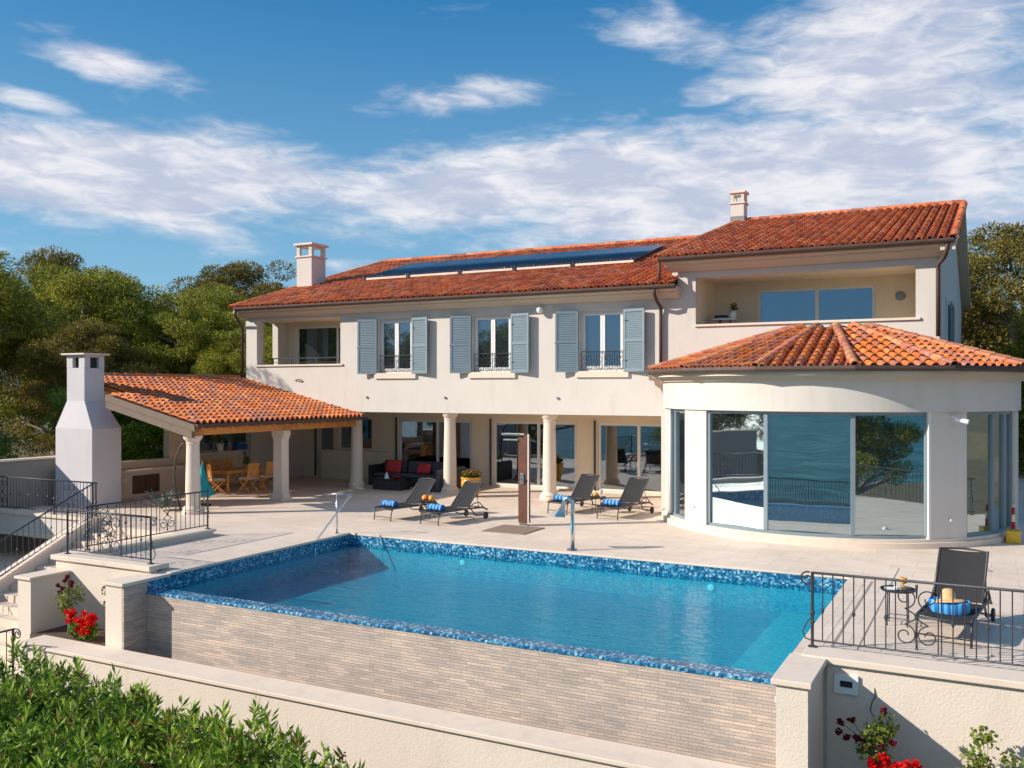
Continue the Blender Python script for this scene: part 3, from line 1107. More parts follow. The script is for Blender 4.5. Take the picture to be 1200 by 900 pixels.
# solar array
sl_ = (9.62 - 6.68) / 10
def rz_(y, off=0):
    return 6.68 + (y - 26.3) * sl_ + off
xsplit = [-22.55, -20.42, -18.05, -15.70, -13.35, -10.96]
for i in range(5):
    xa, xb = xsplit[i] + .03, xsplit[i + 1] - .03
    y0, y1 = 30.45, 33.7
    base = MB()
    base.add([(xa, y0, rz_(y0, .16)), (xb, y0, rz_(y0, .16)), (xb, y1, rz_(y1, .16)), (xa, y1, rz_(y1, .16)), (xa, y0, rz_(y0, .12)), (xb, y0, rz_(y0, .12)), (xb, y1, rz_(y1, .12)), (xa, y1, rz_(y1, .12))],
             [(0, 1, 2, 3), (7, 6, 5, 4), (0, 4, 5, 1), (1, 5, 6, 2), (2, 6, 7, 3), (3, 7, 4, 0)])
    sp = base.build('solar_panel', 'lounger_frame', V)
    tb = MB()
    nt = 18
    for k in range(nt):
        x = xa + .06 + (xb - xa - .12) * k / (nt - 1)
        tb.tube([(x, y0 + .1, rz_(y0 + .1, .21)), (x, y1 - .1, rz_(y1 - .1, .21))], .05, 8)
    tb.build('collector_tubes', 'solar', sp, 'all')
    fb = MB()
    fb.obox(((xa + xb) / 2, y0 - .03, rz_(y0, .15)), xb - xa - .1, .10, .085)
    fb.build('header_bar', 'cap', sp, bevel=.01)
    MB().obox((xa, y0 - .05, rz_(y0, .14)), .07, .14, .24).build('bracket', 'black_metal', sp)

# chimneys on the roofs
def roof_chimney(x0, x1, y0, y1, zb, zt, capo=.1, open_h=.42, flash=False):
    c = MB()
    zm = zt - open_h - .12
    c.box(x0, x1, y0, y1, zb, zm)
    cu = c.build('chimney', 'white_paint' if False else 'render', V, bevel=.006)
    MB().box(x0 - .05, x1 + .05, y0 - .05, y1 + .05, zm, zm + .06).build('chimney_band', 'cap', cu)
    p = MB()
    pwd = .15 if x1 - x0 > .7 else .11
    for (px, py) in ((x0, y0), (x1 - pwd, y0), (x0, y1 - pwd), (x1 - pwd, y1 - pwd)):
        p.box(px, px + pwd, py, py + pwd, zm + .06, zt - .12)
    p.box(x0, x1, y0, y1, zt - .12, zt - .05)
    p.build('chimney_pot', 'render', cu)
    MB().box(x0 - capo, x1 + capo, y0 - capo, y1 + capo, zt - .05, zt + .04).build('chimney_cap', 'cap', cu, bevel=.01)
    if flash:
        MB().box(x0 - .02, x1 + .02, y0 - .02, y1 + .02, zb, zb + .45).build('flashing', 'lead', cu)


roof_chimney(-25.72, -24.93, 30.0, 30.9, 7.6, 9.62)
roof_chimney(-9.06, -8.55, 36.0, 36.55, 9.9, 11.3, .07, .34, True)

# downpipes
def pipe(pts, r, name='downpipe'):
    MB().tube(pts, r, 10).build(name, 'gutter', V, 'all')


pipe([(-8.78, 26.42, 7.42), (-8.78, 26.38, 6.8)], .045)
pipe([(-8.95, 26.40, 6.62), (-8.95, 26.42, 6.45), (-8.93, 26.6, 6.25), (-8.90, 26.88, 6.08), (-8.90, 26.91, 5.9), (-8.90, 26.91, 4.35)], .055)
pipe([(-1.02, 26.42, 7.40), (-1.02, 26.42, 7.25), (-1.10, 26.65, 7.05), (-1.26, 26.90, 6.9), (-1.26, 26.91, 6.7), (-1.26, 26.91, 5.0)], .055)
pipe([(-25.62, 26.42, 6.62), (-25.70, 26.42, 6.45), (-25.80, 26.8, 6.15), (-25.80, 26.95, 6.0), (-25.80, 26.95, 3.9)], .05)

# upper windows with shutters
def upper_window(x0, x1, z0, z1):
    f = MB()
    y = 27.14
    fw = .07
    f.box(x0, x1, y, y + .06, z0, z0 + fw)
    f.box(x0, x1, y, y + .06, z1 - fw, z1)
    for x in (x0, x1 - fw):
        f.box(x, x + fw, y, y + .06, z0 + fw, z1 - fw)
    xm = (x0 + x1) / 2
    for s in (0, 1):
        a, b_ = (x0 + fw, xm) if s == 0 else (xm, x1 - fw)
        f.box(a + .002, b_ - .002, y - .03, y + .035, z0 + fw, z0 + fw + .09)
        f.box(a + .002, b_ - .002, y - .03, y + .035, z1 - fw - .07, z1 - fw)
        f.box(a + .002, a + .08, y - .03, y + .035, z0 + fw + .09, z1 - fw - .07)
        f.box(b_ - .08, b_ - .002, y - .03, y + .035, z0 + fw + .09, z1 - fw - .07)
    wd = f.build('window', 'trim', V, bevel=.004)
    MB().box(x0 + fw, x1 - fw, y + .01, y + .016, z0 + fw, z1 - fw).build('pane', 'glass_dark', wd)
    MB().box(x0 - .12, x1 + .18, 26.93, 27.139, z0 - .20, z0 - .001).build('sill', 'cap', wd, bevel=.008)
    gr = MB()
    yg = 27.06
    h = z0 + .62
    gr.tube([(x0 + .05, yg, h), (x1 - .05, yg, h)], .012, 6)
    gr.tube([(x0 + .05, yg, z0 + .06), (x1 - .05, yg, z0 + .06)], .010, 6)
    n = 4
    wdt = (x1 - x0 - .1) / n
    for k in range(n):
        cx = x0 + .05 + wdt * (k + .5)
        gr.tube([(cx - wdt / 2, yg, z0 + .06), (cx - wdt / 2, yg, h)], .009, 5)
        for sx in (-1, 1):
            for sz in (-1, 1):
                pts = []
                for q in range(15):
                    t = q / 14 * 3.6
                    rr = .115 * (1 - q / 18)
                    pts.append((cx + sx * (.03 + rr * math.sin(t) * .9), yg, (z0 + h) / 2 + sz * (.03 + .11 - rr * math.cos(t) * 1.0)))
                gr.tube(pts, .008, 5)
        gr.tube([(cx, yg, z0 + .06), (cx, yg, h)], .007, 5)
    gr.tube([(x1 - .05, yg, z0 + .06), (x1 - .05, yg, h)], .009, 5)
    gr.build('window_grille', 'iron', wd)
    # shutters: framed leaves with louvres, hinged at both sides, standing a little off the wall
    W = .74
    for s in (-1, 1):
        sh = MB()
        H = z1 - z0 + .04
        sh.box(0, .07, -.02, .02, 0, H)
        sh.box(W - .07, W, -.02, .02, 0, H)
        sh.box(.07, W - .07, -.019, .019, 0, .09)
        sh.box(.07, W - .07, -.019, .019, H - .09, H)
        sh.box(.07, W - .07, -.019, .019, H * .5 - .04, H * .5 + .04)
        sh.box(.07, W - .07, -.003, .003, .09, H - .09)
        nl = 30
        for k in range(nl):
            z = .10 + (H - .2) * (k + .5) / nl
            sh.obox((W / 2, 0, z), W - .14, .008, .055, 0, R(28))
        leafo = sh.build('shutter', 'shutter', V, local=True)
        hx = x0 - .02 if s < 0 else x1 + .02
        leafo.location = Vector((hx, 26.95, z0 - .03)) - V.location
        leafo.rotation_euler = (0, 0, R(180 + 13) if s < 0 else R(-11))
        for zz in (.35, H - .35):
            MB().tube([(.0, -.0, zz), (.12, -.03, zz)], .014, 6).build('shutter_hinge', 'iron', leafo, local=True)
        MB().tube([(W + .02, .03, H * .48), (W - .14, .035 * s, H * .47)], .012, 6).build('shutter_latch', 'iron', leafo, local=True)


for (a, b_, c, d) in main_holes[1:]:
    upper_window(a, b_, c, d)

# loggias
def loggia(x0, x1, z0, z1, depth, d0, d1, dz, cuts, lx0, side_hole=None, left_wall=True):
    r = MB()
    yb = 27.321 + depth
    r.wall('Y', yb, yb + .2, lx0, x1 + .3, z0 - .9, z1 + .25, [(d0, d1, z0 - .85, dz)])
    if left_wall:
        r.box(lx0, x0, 27.321, yb, z0 - .9, z1 + .25)
    r.box(x1, x1 + .28, 27.321, yb, z0 - .9, z1 + .25)
    r.box(lx0, x1 + .28, 27.321, yb + .2, z1 + .02, z1 + .245)
    r.box(lx0, x1 + .28, 27.321, yb + .2, z0 - 1.0, z0 - .92)
    r.build('loggia_wall', 'recess', V)
    door_set(d0, d1, z0 - .85, dz, cuts, y=yb + .05, glass='glass_dark', name='sliding_window', fw=.09)
    MB().box(x0 - .03, x1 + .12, 26.94, 27.40, z0 - .07, z0 - .001).build('loggia_sill', 'cap', V, bevel=.008)


loggia(-25.12, -21.1, 4.53, 6.24, 1.75, -24.95, -22.0, 6.12, (-22.9,), -25.39, left_wall=False)
loggia(-7.85, -1.81, 5.53, 6.93, 1.85, -6.5, -3.05, 6.70, (-4.72,), -8.39)
MB().lathe([(.001, -.03), (.12, -.02), (.14, .02), (.001, .05)], (0, 0, 0), 20).build('wall_light', 'shutter_dark', V, True, local=True)
o = [x for x in bpy.data.objects if x.name.startswith('wall_light')][0]
o.rotation_euler = (R(90), 0, 0)
o.location = Vector((-2.36, 29.15, 6.32)) - V.location
# side wall windows on the right gable
for (y0, y1, z0, z1) in ((29.6, 30.3, 4.4, 6.3), (32.0, 33.2, 4.3, 6.3)):
    wd = MB().box(-1.30, -1.26, y0, y1, z0, z1).build('window', 'glass_mirror', V)
for y in (31.9, 33.3):
    sh = MB()
    sh.box(-1.12, -1.08, y - .6 if y > 32 else y - .6, y, 4.3, 6.3)
    for k in range(24):
        sh.obox((-1.075, y - .3, 4.4 + k * .078), .02, .5, .05, 0, 0, R(25))
    sh.build('shutter', 'shutter_dark', V)

# columns
def column(x, y, parent, h=2.78, r=.225, name='column'):
    c = MB().lathe([(r, .22), (r, h * .3), (r * .86, h - .22)], (x, y, 0), 28)
    c = c.build(name, 'cap', parent, 'all')
    MB().lathe([(.001, 0), (r + .10, 0), (r + .10, .08), (r + .06, .10), (r + .08, .14), (r + .05, .19), (r, .24)], (x, y, 0), 28).build('column_base', 'cap', c, True)
    rr = r * .86
    MB().lathe([(rr, h - .26), (rr + .02, h - .22), (rr, h - .20), (rr + .03, h - .14), (rr + .08, h - .09), (rr + .09, h - .04), (rr + .09, h - .001), (.001, h - .001)], (x, y, 0), 28).build('column_capital', 'cap', c, True)


for x in (-20.6, -16.62, -12.82):
    column(x, 27.32, V)

# ------------------------------------------------------------------ round bay
CT = (-3.9, 26.5)
A = MB().arcwall(CT, 3.6, 4.60, 0, .13, -215, 35, 60)
A.arcwall(CT, 3.6, 4.52, .13, .20, -215, 35, 60)
A.build('bay_plinth', 'cap', V, True)
P_ = MB()
for (a0, a1) in ((-200, -150.5), (-134.6, -122.8), (-53.6, -41.0), (-12, 20)):
    MB().arcwall(CT, 4.15, 4.50, .20, 3.08, a0, a1, max(3, int(abs(a1 - a0) / 4))).build('bay_pier', 'render', V, True)
MB().arcwall(CT, 4.1, 4.56, 3.08, 3.86, -215, 35, 64).build('bay_frieze', 'render', V, True)
cr = MB()
for (r, z0, z1) in ((4.64, 3.80, 3.87), (4.74, 3.87, 3.92), (4.84, 3.92, 4.0)):
    cr.arcwall(CT, 4.2, r, z0, z1, -215, 35, 64)
cr.build('bay_cornice', 'soffit', V, True)
# glazing, curved
def bay_glass(a0, a1, cuts, r=4.40):
    n = max(4, int(abs(a1 - a0) / 3))
    f = MB()
    f.arcwall(CT, r - .05, r + .03, .20, .27, a0, a1, n)
    f.arcwall(CT, r - .05, r + .03, 3.00, 3.08, a0, a1, n)
    for c, wd in [(a0 + .5, 1.0)] + [(q, 1.25) for q in cuts] + [(a1 - .5, 1.0)]:
        f.arcwall(CT, r - .06, r + .045, .27, 3.0, c - wd / 2, c + wd / 2, 1)
    fo = f.build('bay_window_frame', 'shutter_dark', V)
    eds = [a0 + .6] + list(cuts) + [a1 - .6]
    for q0, q1 in zip(eds[:-1], eds[1:]):
        MB().arcwall(CT, r - .02, r - .012, .27, 3.0, q0 + .4, q1 - .4, 1).build('pane', 'glass_mirror', fo)


bay_glass(-150.5, -134.6, (-144.5,))
bay_glass(-122.8, -53.6, (-101.0, -75.6))
bay_glass(-41.0, -12, (-27.5, -20))
# white jambs either side of the big glazing
jm = MB()
jm.arcwall(CT, 4.40, 4.515, .2, 3.08, -54.2, -53.5, 1)
jm.build('bay_jamb', 'trim', V)
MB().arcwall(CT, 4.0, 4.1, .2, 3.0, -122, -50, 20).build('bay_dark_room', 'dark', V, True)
# vertical sliding rods on the left bay window
MB().tube([(CT[0] + 4.5 * math.cos(R(-148)), CT[1] + 4.5 * math.sin(R(-148)), .25), (CT[0] + 4.5 * math.cos(R(-148)), CT[1] + 4.5 * math.sin(R(-148)), 3.05)], .035, 8).build('bay_window_rod', 'trim', V, 'all')

# bay roof: eight visible tiled facets between hips
rt = MB()
Re, Ri, z0, z1 = 5.02, 1.05, 4.06, 5.22
angs = [-226 + 25 * k for k in range(14)]
for a0, a1 in zip(angs[:-1], angs[1:]):
    p0 = Vector((CT[0] + Re * math.cos(R(a0)), CT[1] + Re * math.sin(R(a0)), z0))
    p1 = Vector((CT[0] + Re * math.cos(R(a1)), CT[1] + Re * math.sin(R(a1)), z0))
    q0 = Vector((CT[0] + Ri * math.cos(R(a0)), CT[1] + Ri * math.sin(R(a0)), z1))
    q1 = Vector((CT[0] + Ri * math.cos(R(a1)), CT[1] + Ri * math.sin(R(a1)), z1))
    if (p0.y + p1.y) / 2 > 29:
        continue
    wd = (p1 - p0).length
    wt_ = (q1 - q0).length
    mid, mt_ = (p0 + p1) / 2, (q0 + q1) / 2
    L = (mt_ - mid).length
    tiles(rt, p0, p1 - p0, mt_ - mid, L, lambda v, wd=wd, wt_=wt_, L=L: (wd - wt_) / 2 * v / L, lambda v, wd=wd, wt_=wt_, L=L: wd - (wd - wt_) / 2 * v / L, wd / 8, .36, PAL_ORA)
for a0 in angs:
    p0 = Vector((CT[0] + (Re + .02) * math.cos(R(a0)), CT[1] + (Re + .02) * math.sin(R(a0)), z0 + .06))
    q0 = Vector((CT[0] + Ri * math.cos(R(a0)), CT[1] + Ri * math.sin(R(a0)), z1 + .06))
    if p0.y < 29.5:
        ridge(rt, p0, q0, .115, [(.55, .22, .13), (.46, .17, .10), (.60, .24, .12)], 7, .36)
rt.build('bay_roof', 'tile', V, True)
MB().lathe([(.001, z1 + .05), (Ri + .03, z1 + .02), (Ri + .02, z1 - .08)], (CT[0], CT[1], 0), 20).build('lead_flashing', 'lead', V)
gt = MB()
Rg = 5.03
for i in range(64):
    pass
prof = [(-.02, .05), (0.0, -.02), (-.03, -.07), (-.10, -.08), (-.15, -.03), (-.16, .04)]
gp = []
for a0, a1 in zip(angs[:-1], angs[1:]):
    for q in range(4):
        t = q / 4
        x = (1 - t) * math.cos(R(a0)) + t * math.cos(R(a1))
        y = (1 - t) * math.sin(R(a0)) + t * math.sin(R(a1))
        gp.append((x, y))
vs, fs = [], []
for (x, y) in gp:
    for (dr, dz) in prof:
        k = (Rg + .05 + dr) 
        vs.append((CT[0] + x * k, CT[1] + y * k, 4.08 + dz))
npf = len(prof)
for i in range(len(gp) - 1):
    for j in range(npf):
        fs.append((i * npf + j, (i + 1) * npf + j, (i + 1) * npf + (j + 1) % npf, i * npf + (j + 1) % npf))
gt.add(vs, fs)
gt.build('gutter', 'gutter', V)
# carved bracket where the bay meets the facade
MB().prism([(-9.22, 4.02), (-8.66, 4.02), (-8.66, 3.40), (-8.72, 3.42), (-8.80, 3.5), (-8.86, 3.62), (-8.95, 3.68), (-9.02, 3.72), (-9.05, 3.85), (-9.22, 3.88)], 26.75, 26.998, 'XZ').build('bracket', 'mat', V, bevel=.01)

# ================================================================== PAVILION
PV = thing('garden_pavilion', (-23, 23, 0), 'open dining pavilion with white columns and an orange tiled roof, left of the villa', 'pavilion')
zE, zR = 2.60, 3.98
xE, xR = -20.05, -25.95
sp_ = (zR - zE) / (xE - xR)
YF, YB = 19.05, 27.0 - .02
mb = MB()
Lp = math.hypot(xE - xR, zR - zE)
tiles(mb, (xE, YF, zE), (0, 1, 0), (-(xE - xR) / Lp, 0, (zR - zE) / Lp), Lp, lambda v: 0 if v < (xE + 23.68) * Lp / (xE - xR) else .80, lambda v: YB - YF, .235, .36, PAL_ORA)
ridge(mb, (xR - .05, YF + .82, zR + .05), (xR - .05, YB, zR + .05), .12, PAL_ORA)
mb.build('roof', 'tile', PV, True)
# short back slope
# deck boards, rafters, beam
w = MB()
w.prism([(xE + .02, zE - .015), (xR, zR - .015), (xR, zR - .06), (xE + .02, zE - .06)], 19.87, YB, 'XZ')
zN = zE + (zR - zE) * (xE + 23.72) / (xE - xR)
w.prism([(xE + .02, zE - .015), (-23.72, zN - .015), (-23.72, zN - .06), (xE + .02, zE - .06)], YF + .06, 19.869, 'XZ')
w.build('roof_deck', 'wood', PV)
for k in range(13):
    y = YF + .35 + k * .60
    rf = MB()
    xr_, zr_ = (-23.72, zN) if y < 19.95 else (xR, zR)
    rf.prism([(xE - .05, zE - .07), (xr_, zr_ - .065), (xr_, zr_ - .20), (xE - .05, zE - .19)], y - .05, y + .05, 'XZ')
    rf.build('rafter', 'wood', PV)
MB().box(-20.62, -20.38, YF + .15, YB, 2.26, 2.46).build('eaves_beam', 'wood', PV, bevel=.008)
MB().box(xE + .0, xE + .13, YF, YB + .1, zE - .10, zE + .0).build('gutter', 'gutter', PV, bevel=.01)
# front rake board in two steps
w = MB()
w.prism([(xE + .02, zE - .02), (-23.72, zN - .02), (-23.72, zN - .20), (xE + .02, zE - .20)], YF - .03, YF + .055, 'XZ')
w.prism([(xE - .12, zE - .175), (-23.72, zN - .205), (-23.72, zN - .42), (xE - .12, zE - .39)], YF + .0, YF + .12, 'XZ')
w.build('rake_board', 'beam', PV, bevel=.008)
MB().box(xE - .55, xE - .25, YF + .13, YF + .5, 2.2, 2.36).build('beam_end', 'wood', PV)
# rear: wall, pier, lintel
w = MB()
w.wall('X', -26.1, -25.82, 20.41, 29.99, 0, 2.9, [(20.5, 23.36, 1.18, 2.88), (24.55, 27.55, 1.24, 2.88)])
w.build('rear_wall', 'recess', PV)
MB().box(-26.1, -25.80, 19.9, 27.0 - .03, 2.9, 3.72).build('lintel', 'recess', PV)
MB().box(-26.14, -25.74, 20.40, 23.36, 1.12, 1.18).build('wall_cap', 'cap', PV, bevel=.008)
MB().box(-26.12, -25.6, 24.56, 27.54, 1.20, 1.26).build('window_ledge', 'cap', PV, bevel=.008)
w = door_set(-1.5, 1.5, 0, 1.64, (0.0,), y=0, name='pavilion_window', parent=None, glass='glass_clear', fw=.06)
w.parent = PV
w.rotation_euler = (0, 0, R(90))
w.location = Vector((-25.98, 26.05, 1.24)) - PV.location
column(-20.5, 19.42, PV, 2.26, .21)
sq = MB()
x, y = -20.5, 23.15
sq.prism([(x - .25, 0), (x + .25, 0), (x + .25, .10), (x + .17, .24), (x + .16, 1.95), (x + .24, 2.12), (x + .24, 2.26), (x - .24, 2.26), (x - .24, 2.12), (x - .16, 1.95), (x - .17, .24), (x - .25, .10)], y - .17, y + .17, 'XZ')
sq.build('column', 'cap', PV, bevel=.01)
MB().box(x - .26, x + .26, y - .25, y + .25, 0.0, .10).build('column_base', 'cap', PV, bevel=.008)
# outdoor kitchen counter along the rear wall
K = thing('outdoor_kitchen', (-25.5, 22, 0), 'plaster outdoor kitchen counter with dark brown cabinet doors beside the fireplace', 'counter')
MB().box(-25.80, -25.25, 20.45, 24.2, .84, .91).build('worktop', 'cap', K, bevel=.008)
w = MB()
w.wall('X', -25.34, -25.30, 20.5, 24.15, 0, .84, [(21.35, 22.5, .10, .72)])
w.build('counter_body', 'soffit', K)
for k in range(2):
    y = 21.36 + k * .57
    d = MB().box(-25.36, -25.33, y, y + .56, .105, .715).build('cabinet_door', 'counter_door', K, bevel=.004)
MB().box(-25.3, -25.1, 20.6, 21.0, .60, .68).build('side_shelf', 'cap', K)

# outdoor fireplace
FP = thing('outdoor_fireplace', (-24.9, 19.5, 0), 'tall white plastered barbecue fireplace with tapering chimney, left of the pavilion', 'fireplace')
x0, x1, y0, y1 = -25.62, -23.95, 18.75, 19.80
cx, cy = (x0 + x1) / 2, (y0 + y1) / 2
sx0, sx1, sy0, sy1 = -25.36, -24.55, 18.95, 19.66
prof = [((x0, x1, y0, y1), 0), ((x0, x1, y0, y1), 2.40), ((sx0, sx1, sy0, sy1), 3.24), ((sx0, sx1, sy0, sy1), 4.25)]
vs = []
for (a, b_, c, d), z in prof:
    vs += [(a, c, z), (b_, c, z), (b_, d, z), (a, d, z)]
fs = [(3, 2, 1, 0), (12, 13, 14, 15)]
for k in range(3):
    for j in range(4):
        fs.append((4 * k + j, 4 * k + (j + 1) % 4, 4 * k + 4 + (j + 1) % 4, 4 * k + 4 + j))
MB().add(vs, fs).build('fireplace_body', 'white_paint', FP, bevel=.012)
hd = MB()
for (a, b_) in ((sx0, sx0 + .26), (sx1 - .26, sx1)):
    for (c, d) in ((sy0, sy0 + .2), (sy1 - .2, sy1)):
        hd.box(a, b_, c, d, 4.251, 4.58)
hd.box(sx0, sx1, sy0, sy1, 4.58, 4.65)
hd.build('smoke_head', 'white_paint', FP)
MB().box(sx0 + .1, sx1 - .1, sy0 + .12, sy1 - .12, 4.252, 4.56).build('flue', 'dark', FP)
MB().box(sx0 - .12, sx1 + .12, sy0 - .12, sy1 + .12, 4.65, 4.70).build('chimney_cap', 'cap', FP, bevel=.008)
# ================================================================== RAILINGS
def spiral(mb, c, ax, r, turns, a0, sgn, rad=.009, shrink=.75, n=22):
    """flat spiral in the plane spanned by ax (unit vector) and Z"""
    pts = []
    for i in range(n + 1):
        t = i / n
        a = a0 + sgn * turns * 2 * math.pi * t
        rr = r * (1 - shrink * t)
        pts.append(Vector(c) + ax * (rr * math.cos(a)) + Vector((0, 0, rr * math.sin(a))))
    mb.tube(pts, rad, 6)


def scroll_panel(p, ax, w, h, up=Vector((0, 0, 1))):
    """C scrolls mirrored about the middle; p = bottom centre"""
    mb = MB()
    p = Vector(p)
    for sx in (-1, 1):
        for sz in (-1, 1):
            pts = []
            n = 30
            for i in range(n + 1):
                t = i / n
                # big C: from curl near the centre out to the side and curl back at the end
                a = math.pi * (1.0 - 1.0 * t) if sx > 0 else math.pi * t
                pts.append(t)
            cx_, cz_ = w * .30, h * .27
            r = min(w * .30, h * .23)
            arc = []
            for i in range(26):
                a = -math.pi * .5 + 2 * math.pi * 1.25 * i / 25
                rr = r * (1 - .72 * (i / 25))
                arc.append(p + ax * (sx * (cx_ - rr * math.cos(a) * 1.0)) + Vector((0, 0, h / 2 + sz * (cz_ + rr * math.sin(a) * 1.0))))
            mb.tube(arc, .009, 6)
            mb.tube([p + ax * (sx * cx_) + Vector((0, 0, h / 2 + sz * (cz_ - r))), p + ax * (sx * w * .08) + Vector((0, 0, h / 2 + sz * h * .05)), p + Vector((0, 0, h / 2))], .009, 6)
            mb.tube([p + ax * (sx * (cx_ - r)) + Vector((0, 0, h / 2 + sz * cz_)), p + ax * (sx * .01) + Vector((0, 0, h / 2 + sz * h * .47))], .008, 6)
    mb.obox(tuple(p + Vector((0, 0, h / 2))), .035, .035, .07)
    return mb


def railing(label, p0, p1, h, posts, panels=(), spacing=.135, endscroll=None, group=None, endknob=True):
    p0, p1 = Vector(p0), Vector(p1)
    d = p1 - p0
    hl = math.hypot(d.x, d.y)
    ax = Vector((d.x, d.y, 0)).normalized()
    T = thing('iron_railing', tuple(p0), label, 'railing', group)
    Z = Vector((0, 0, 1))

    def at(s):
        return p0 + d * (s / hl)
    MB().tube([at(0) + Z * h, at(hl) + Z * h], .019, 8).build('top_rail', 'iron', T, 'all')
    MB().tube([at(0) + Z * .09, at(hl) + Z * .09], .013, 6).build('bottom_rail', 'iron', T, 'all')
    for s in posts:
        b = at(s)
        pb = MB().tube([b, b + Z * (h + .01)], .022, 8)
        pb.tube([b + Z * (h * .42), b + Z * (h * .46), b + Z * (h * .5)], [.024, .04, .024], 8)
        pb.tube([b + Z * (h * .30), b + Z * (h * .33), b + Z * (h * .36)], [.023, .032, .023], 8)
        pb.obox(tuple(b + Z * .008), .11, .09, .014)
        pb.build('post', 'iron', T)
    n = int(hl / spacing)
    for i in range(1, n):
        s = hl * i / n
        if any(abs(s - q) < .05 for q in posts) or any(abs(s - q) < w / 2 - .01 for q, w in panels):
            continue
        b = at(s)
        bb = MB().tube([b + Z * .09, b + Z * h], .0085, 6, False)
        if i % 3 == 1:
            bb.tube([b + Z * (h * .46), b + Z * (h * .5), b + Z * (h * .54)], [.01, .026, .01], 6)
        bb.build('baluster', 'iron', T)
    for q, w in panels:
        b = at(q)
        mb = scroll_panel(b + Z * .10, ax, w * .92, h - .11)
        mb.build('scroll_panel', 'iron', T)
        for sx in (-1, 1):
            e = b + ax * (sx * w / 2)
            MB().tube([e + Z * .09, e + Z * h], .0085, 6, False).build('baluster', 'iron', T)
    if endscroll:
        sgn = endscroll
        mb = MB()
        b = at(0) if sgn < 0 else at(hl)
        c = b + ax * (sgn * .07) + Z * (h - .09)
        spiral(mb, c, ax * sgn, .10, 1.4, math.pi * .62, -1, .012)
        mb.build('end_scroll', 'iron', T)
        mb = MB()
        pts = [b + Z * .09 + ax * (sgn * .02), b + Z * .11 + ax * (sgn * .09), b + Z * .2 + ax * (sgn * .13), b + Z * .32 + ax * (sgn * .08), b + Z * .40 + ax * (sgn * .02)]
        mb.tube(pts, .009, 6)
        mb.build('foot_scroll', 'iron', T)
    return T


railing('dark wrought iron railing with scrolls on the terrace wall, in front of the lone lounger', (-2.21, 13.3, .02), (4.85, 13.3, .02), 1.03, (0, 3.6, 7.06), ((1.33, .52), (5.3, .5)), .135, -1)
railing('long iron railing along the right terrace edge, seen mirrored in the bay panes', (4.85, 13.5, .0), (4.85, 26.0, .0), 1.03, (0.1, 4, 8, 12.4), ((2, .5), (6, .5), (10, .5)), .15)
railing('short wrought iron railing with an ornate scroll panel above the rose bed', (-17.28, 12.93, .13), (-14.80, 12.93, .13), .93, (0, 2.48), ((1.32, .6),), .135, 1)
railing('wrought iron railing on the low curb right of the stair opening', (-17.13, 13.25, .16), (-17.13, 16.72, .16), .93, (0.05, 3.45), ((.55, .45), (2.2, .45)), .14)
railing('sloping wrought iron stair railing on the plaster stair wall', (-21.2, 11.1, -2.30), (-21.2, 16.62, .16), .93, (.1, 2.1, 5.5), (), .15)
railing('wrought iron railing on the terrace edge in front of the white fireplace', (-27.3, 16.95, .11), (-21.45, 16.95, .11), .95, (0.1, 4.1, 5.8), ((1.8, .45), (4.7, .45)), .135)
railing('short iron handrail with a curled end in front of the garden wall', (-18.6, 10.75, -2.38), (-16.12, 10.95, -1.72), .86, (.3, 2.45), (), .2, 1)

# ================================================================== POOL FITTINGS
H1 = thing('pool_handrail', (-14.5, 18.4, 0), 'steel pool entry handrail with a slanting bar at the left pool corner', 'handrail')
MB().tube([(-14.45, 18.35, 0), (-14.45, 18.35, .98)], .022, 10).build('post', 'chrome', H1, 'all')
MB().tube([(-14.72, 18.30, .97), (-14.45, 18.35, 1.0), (-14.02, 18.42, .99)], .022, 10).build('handle', 'chrome', H1, 'all')
MB().tube([(-14.02, 18.42, .99), (-14.08, 18.35, .93), (-14.35, 17.4, -.05), (-14.12, 17.15, -.62)], .018, 8).build('slanted_bar', 'chrome', H1, 'all')
MB().lathe([(.001, .02), (.05, .02), (.055, .02), (.055, .021), (.06, .019), (.06, 0)], (-14.45, 18.35, 0), 14).build('base_plate', 'chrome', H1)
F1 = thing('pool_fountain', (-8.3, 18.9, 0), 'steel swan-neck pool fountain with a pale flared mouth on the pool edge', 'fountain')
pts = [(-8.30, 18.9, 0), (-8.30, 18.9, .92)]
for i in range(1, 9):
    a = math.pi * i / 8
    pts.append((-8.43 + .13 * math.cos(a), 18.93, .95 + .2 * math.sin(a)))
MB().tube(pts, .045, 12).build('swan_neck', 'chrome', F1, 'all')
fl = MB()
rows = []
for i in range(9):
    t = i / 8
    w2 = .035 + .30 * t ** 1.5
    cxp, cz = -8.47 - .22 * t, 1.08 - .36 * t
    rows.append([(cxp - .6 * w2 * (1), 18.93 - .05 * math.sin(math.pi * t), cz), (cxp, 18.80 - .03 * t, cz + .02), (cxp + w2 * .6, 18.93, cz), (cxp, 18.98 + .04 * t, cz + .015)])
vs = [p for r in rows for p in r]
fs = [(4 * i + j, 4 * i + (j + 1) % 4, 4 * i + 4 + (j + 1) % 4, 4 * i + 4 + j) for i in range(8) for j in range(4)] + [(32, 33, 34, 35)]
fl.add(vs, fs).build('flared_mouth', simple('pale_steel', (.50, .53, .58), .35, .6, .05), F1, True)
MB().lathe([(.001, .03), (.12, .03), (.14, .01), (.14, 0)], (-8.3, 18.9, 0), 20).build('base_plate', 'chrome', F1)
